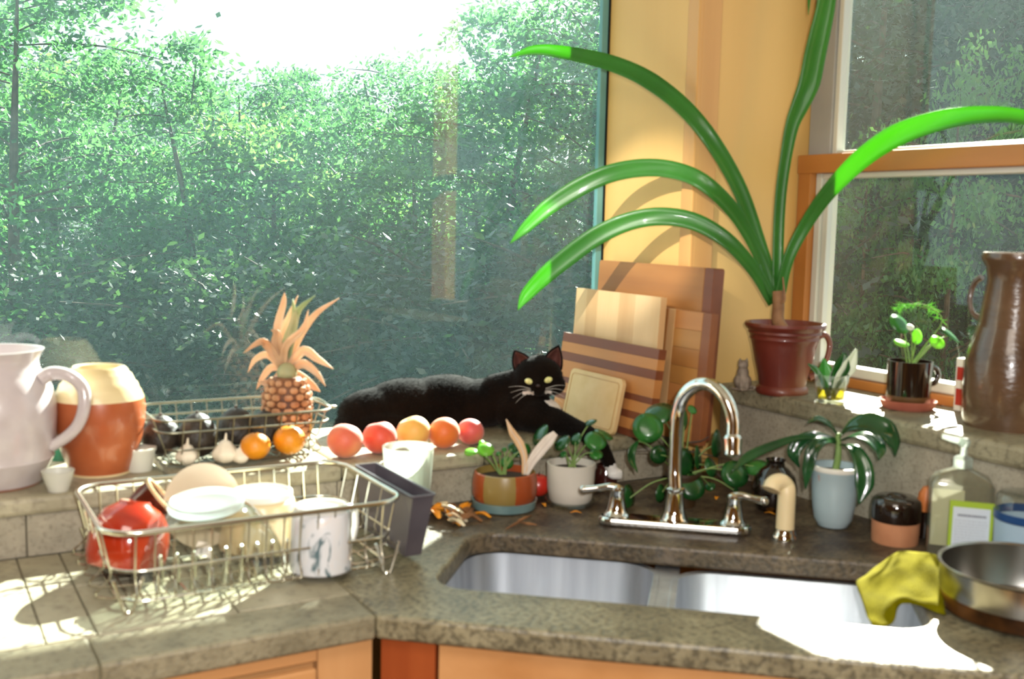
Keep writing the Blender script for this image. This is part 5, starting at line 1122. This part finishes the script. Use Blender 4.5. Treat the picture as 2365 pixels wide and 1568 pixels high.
LV = [([(1792, 690), (1752, 560), (1700, 420), (1612, 283), (1510, 193), (1410, 146), (1300, 121), (1232, 116), (1172, 133)], [30, 33, 36, 39, 42, 38, 30, 22, 2], [0, -.01, -.03, -.05, .02, .08, .115, .12, .12]),
      ([(1790, 690), (1752, 585), (1700, 495), (1630, 425), (1560, 394), (1482, 388), (1400, 404), (1325, 440), (1262, 482), (1212, 528), (1178, 562)], [26, 30, 34, 38, 40, 42, 42, 42, 36, 24, 2], [0, -.01, -.03, -.05, -.01, .03, .07, .09, .10, .11, .11]),
      ([(1786, 700), (1742, 625), (1680, 556), (1604, 512), (1525, 500), (1452, 512), (1380, 544), (1310, 594), (1250, 645), (1214, 684), (1196, 716)], [26, 30, 36, 40, 42, 42, 44, 44, 38, 28, 2], [0, -.01, -.02, -.01, .0, .02, .04, .06, .075, .08, .08]),
      ([(1796, 690), (1797, 560), (1803, 450), (1815, 362), (1829, 290), (1849, 240), (1869, 190), (1881, 130), (1893, 77), (1909, 0), (1918, -110), (1905, -190), (1890, -240)], [26, 26, 26, 27, 32, 42, 50, 50, 48, 42, 38, 30, 10], [0, -.01, -.015, -.02, -.025, -.03, -.04, -.045, -.05, -.06, -.07, -.08, -.08]),
      ([(1800, 690), (1820, 600), (1860, 520), (1915, 442), (1990, 366), (2072, 312), (2165, 280), (2262, 266), (2365, 272), (2480, 310), (2560, 370)], [24, 26, 30, 36, 46, 52, 48, 42, 38, 30, 4], [0, -.02, -.04, -.08, -.13, -.19, -.25, -.32, -.40, -.48, -.54]),
      ([(1798, 690), (1806, 560), (1830, 400), (1872, 240), (1900, 100), (1898, -60), (1884, -100), (1872, -40), (1866, 36)], [18, 20, 22, 26, 28, 28, 30, 22, 2], [.03, .03, .035, .04, .05, .03, -.01, -.04, -.05])]
for k, (pts, wd, dd_) in enumerate(LV[:5]):
    P_ = [at(x_, y_, D4 + q) for (x_, y_), q in zip(pts, dd_)]
    for q in P_:
        if q.y > GY - .03: q.y = GY - .03
    MB().ribbon(P_, [q * (D4 + d_) / FPX for q, d_ in zip(wd, dd_)], 48, fold=.14).build('strap_leaf', M_cl1, cp_, solid=.0016)
# hanging tip seen at the top edge
P_ = [at(x_, y_, D4 + q) for (x_, y_), q in zip([(1822, 500), (1850, 300), (1905, 80), (1917, -110), (1896, -170), (1874, -70), (1867, 34)], [.05, .05, .05, .04, .02, -.02, -.03])]
MB().ribbon([P_[k] for k in range(3, 7)], [.018, .022, .017, .001], 20, fold=.14).build('strap_leaf', M_cl1, cp_, solid=.0016)
# cat figurine
c = stand(1714, 904, ZL, 22); c.y = min(c.y, BY - .03)
M_fig = pm('mottled_grey_stone', (122, 108, 94), (158, 144, 128), scale=60, rough=.7, c3=(84, 72, 62), s3=90)
t = thing('cat_figurine', 'tiny mottled grey seated cat figurine left of the terracotta pot', 'figurine', c)
b = MB(); b.ball(c + V((0, 0, .019)), (.019, .020, .019), 16, 12); b.ball(c + V((-.002, -.002, .036)), (.013, .013, .02), 16, 12); hcc = c + V((-.004, -.004, .056)); b.ball(hcc, (.0115, .011, .0105), 16, 12)
b.ball(c + V((-.012, -.010, .014)), (.006, .006, .014), 10, 8); b.ball(c + V((-.002, -.016, .014)), (.006, .006, .014), 10, 8); b.box((c.x - .016, c.y - .018, c.z + .0005), (c.x + .02, c.y + .018, c.z + .004)); b.tube([c + V((.014, .008, .006)), c + V((.026, 0, .006)), c + V((.024, -.014, .006))], [.005, .004, .003], 8, n=8)
for s__ in (-1, 1):
    q = hcc + RC * s__ * .0072 + V((0, 0, .006)); b.lathe([(.0042, 0), (.0025, .005), (.0004, .0095)], q, 8)
o = b.build('figure', M_fig, t); md = o.modifiers.new('r', 'REMESH'); md.mode = 'VOXEL'; md.voxel_size = .0013; md.use_smooth_shade = True; bake(o); o.data.materials.clear(); o.data.materials.append(M_fig)
# glass of water with a cutting
c = stand(1917, 934, ZL, 34)
t = thing('propagation_glass', 'small glass with yellow-green water holding a variegated cutting', 'glass', c)
pz = prof(c, [(32, 930), (34, 900), (38, 864)]); zt = pz[-1][1]
MB().lathe([(pz[0][0], .002), (pz[1][0], pz[1][1]), (pz[2][0], zt)], c, 40, capb=False).build('glass_wall', M_clear, t, solid=.0018)
MB().lathe([(0, .001), (pz[0][0], .001), (pz[0][0], .007), (0, .007)], c, 32, capb=False).build('glass_base', M_clear, t)
M_wat = glassmat('greenish_water', (206, 196, 90), gloss=1, haze=.35, hazecol=(180, 170, 50), rough=.05)
MB().lathe([(0, .008), (pz[0][0] - .002, .008), (pz[1][0] - .0022, zt * .5), (0, zt * .5)], c, 32, capb=False).build('water', M_wat, t)
D5 = dist(c); cu = thing('variegated_cutting', 'green and white variegated cutting standing in the water glass', 'plant', c + V((0, 0, .012)))
M_var = pm('white_leaf_margin', (206, 220, 196), (222, 232, 214), scale=20, rough=.4); s5 = c + V((0, 0, .012)); s_ = D5 / FPX
for pts, wd, m, l in (([(1915, 925), (1912, 890), (1906, 860), (1903, 828)], [6, 20, 30, 4], M_mgl, None), ([(1920, 915), (1928, 880), (1944, 845), (1950, 815)], [6, 24, 30, 6], M_dgl, None), ([(1922, 915), (1940, 875), (1962, 845), (1978, 806)], [6, 20, 26, 4], M_var, 'white-edged leaf'),
                   ([(1905, 900), (1895, 870), (1882, 852), (1866, 840)], [4, 9, 11, 2], M_mgl, None), ([(1925, 920), (1935, 890), (1950, 880), (1960, 862)], [4, 16, 16, 3], M_var, 'white-edged leaf')):
    o = MB().ribbon([at(x_, y_, D5 + .0 + .004 * k_) for k_, (x_, y_) in enumerate(pts)], [q * s_ * 1.35 for q in wd], 16, fold=.2).build('leaf', m, cu, solid=.0008)
    if l: lab(o, l)
for a in range(5): MB().tube([at(1916, 905, D5), at(1914 + a, 920, D5), s5 + V((.012 * cos(a * 1.3), .012 * sin(a * 1.3), 0))], [.0025, .0012, .0005], 5, n=8).build('root', M_brs, cu)
# brown mug planter on terracotta saucer
c = stand(2095, 952, ZL, 62)
t = thing('plant_saucer', 'pinkish terracotta saucer under the black-brown mug', 'saucer', c)
M_psau = pm('pink_terracotta', (156, 84, 66), (176, 104, 84), scale=16, rough=.8)
MB().lathe([(0, .0), (.046, .0), (.050, .004), (.055, .017), (.052, .018), (.046, .008), (0, .007)], c, 44, capb=False).build('saucer_dish', M_psau, t)
c = c + V((0, 0, .0075)); t = thing('mug_planter', 'glossy black-brown mug used as a planter on the ledge', 'mug', c)
rm = 49 * dist(c) / FPX; hm = .088
MB().lathe([(0, 0), (rm * .93, 0), (rm, .005), (rm * 1.0, .02)], c, 40, capb=False).build('tan_foot', pm('olive_brown_glaze', (84, 56, 30), (100, 70, 40), scale=9, rough=.3), t)
MB().lathe([(rm, .02), (rm, .05), (rm * 1.02, hm), (rm * .96, hm), (rm * .94, .06), (0, .06)], c, 44, capb=False).build('mug_wall', M_blk, t); MB().lathe([(0, .076), (rm * .94, .072)], c, 24, capb=False).build('soil', M_soil, t)
D6 = dist(c); MB().tube([at(2146, 846, D6), at(2162, 852, D6), at(2167, 866, D6), at(2160, 882, D6), at(2145, 888, D6)], .0055, 10, n=20).build('handle', M_blk, t)
s6 = c + V((0, 0, .074)); mp_ = thing('mug_pilea', 'round-leaved green plant growing in the black-brown mug', 'plant', s6)
for (px, py, rx, ry, an, dd_, m) in [(2080, 746, 27, 19, -32, .0, M_mgl), (2120, 777, 15, 18, 0, -.01, M_lime), (2083, 790, 18, 7, -8, .01, M_lime), (2166, 789, 18, 15, -15, -.01, M_lime), (2198, 770, 27, 8, -38, .0, M_mgl), (2103, 755, 9, 7, 0, -.02, M_var)]:  # the last, white leaf is a painted glare spot
    roundleaf(px, py, rx, ry, an, D6 + dd_, m, mp_, s6 + RC * random.uniform(-.006, .006))
MB().tube([s6, at(2135, 800, D6 + .02), at(2176, 740, D6 + .02), at(2140, 705, D6 + .02), at(2100, 702, D6 + .02)], [.002, .0015, .001, .0008, .0006], 6, n=20).build('fern_stem', M_stem, mp_)
fb = MB(); rf = random.Random(8)
for k in range(80):
    u = rf.random(); q = smoothpath([at(2176, 742, D6 + .02), at(2150, 708, D6 + .02), at(2100, 702, D6 + .02), at(2062, 715, D6 + .02)], 30)[int(u * 30)]
    d = (RC * rf.gauss(0, 1) + UC * rf.uniform(-1.6, .6) + FW * rf.gauss(0, .5)).normalized() * rf.uniform(.010, .024); sd = FW.cross(d).normalized() * .0007
    k0 = len(fb.v); fb.v += [q - sd, q + sd, q + d]; fb.f.append((k0, k0 + 1, k0 + 2)); fb.mi.append(0)
o = fb.build('fern_frond', M_mgl, mp_, smooth=False); o['kind'] = 'stuff'
# carton behind the jug
pcx = onx(2221, 965, 1.812)
t = thing('small_carton', 'narrow white and red carton between the mug and the brown jug', 'box', (1.812, pcx.y, ZL))
MB().box((1.800, pcx.y - .03, ZL + .0005), (1.8225, pcx.y + .012, ZL + .105)).build('carton_body', M_whc, t, smooth=False, bevel=.001)
for z0_, z1_ in ((.012, .045), (.062, .088)): MB().box((1.799, pcx.y - .028, ZL + z0_), (1.7998, pcx.y + .008, ZL + z1_)).build('red_panel', pm('red_print', (170, 50, 36), rough=.5), t, smooth=False)
# big brown jug
c = V((1.748, 1.196, ZL)); dj = dist(c)
pxc = 1182.5 + FPX * (c - CAM).dot(RC) / dj
t = thing('brown_jug', 'tall salt-glazed brown stoneware jug at the right frame edge', 'jug', c)
M_jug = pm('salt_glazed_brown', (74, 54, 38), (108, 84, 62), scale=5, rough=.25, bump=.25, bscale=70, coat=.5, c3=(62, 34, 22), s3=10, amt3=.5, stretch=(1, 1, 2))
lft = [(2232, 990), (2229, 965), (2228, 900), (2231, 836), (2240, 800), (2256, 752), (2267, 700), (2274, 650), (2270, 618), (2262, 604), (2259, 596), (2263, 584)]
pz = prof(c, [(pxc - x_ + (990 - y_) * .035, y_) for x_, y_ in lft])
MB().lathe([(0, 0)] + [(r, max(0, z)) for r, z in pz] + [(pz[-1][0] - .006, pz[-1][1]), (pz[-4][0] - .007, pz[-4][1]), (pz[3][0] - .008, pz[3][1]), (0, .02)], c, 64, wob=.003, capb=False).build('jug_body', M_jug, t)
MB().tube([at(2268, 640, dj + .03), at(2250, 655, dj + .045), at(2240, 690, dj + .05), at(2246, 722, dj + .045), at(2262, 735, dj + .035)], [.006, .0055, .005, .005, .006], 10, n=20).build('handle', M_jug, t)
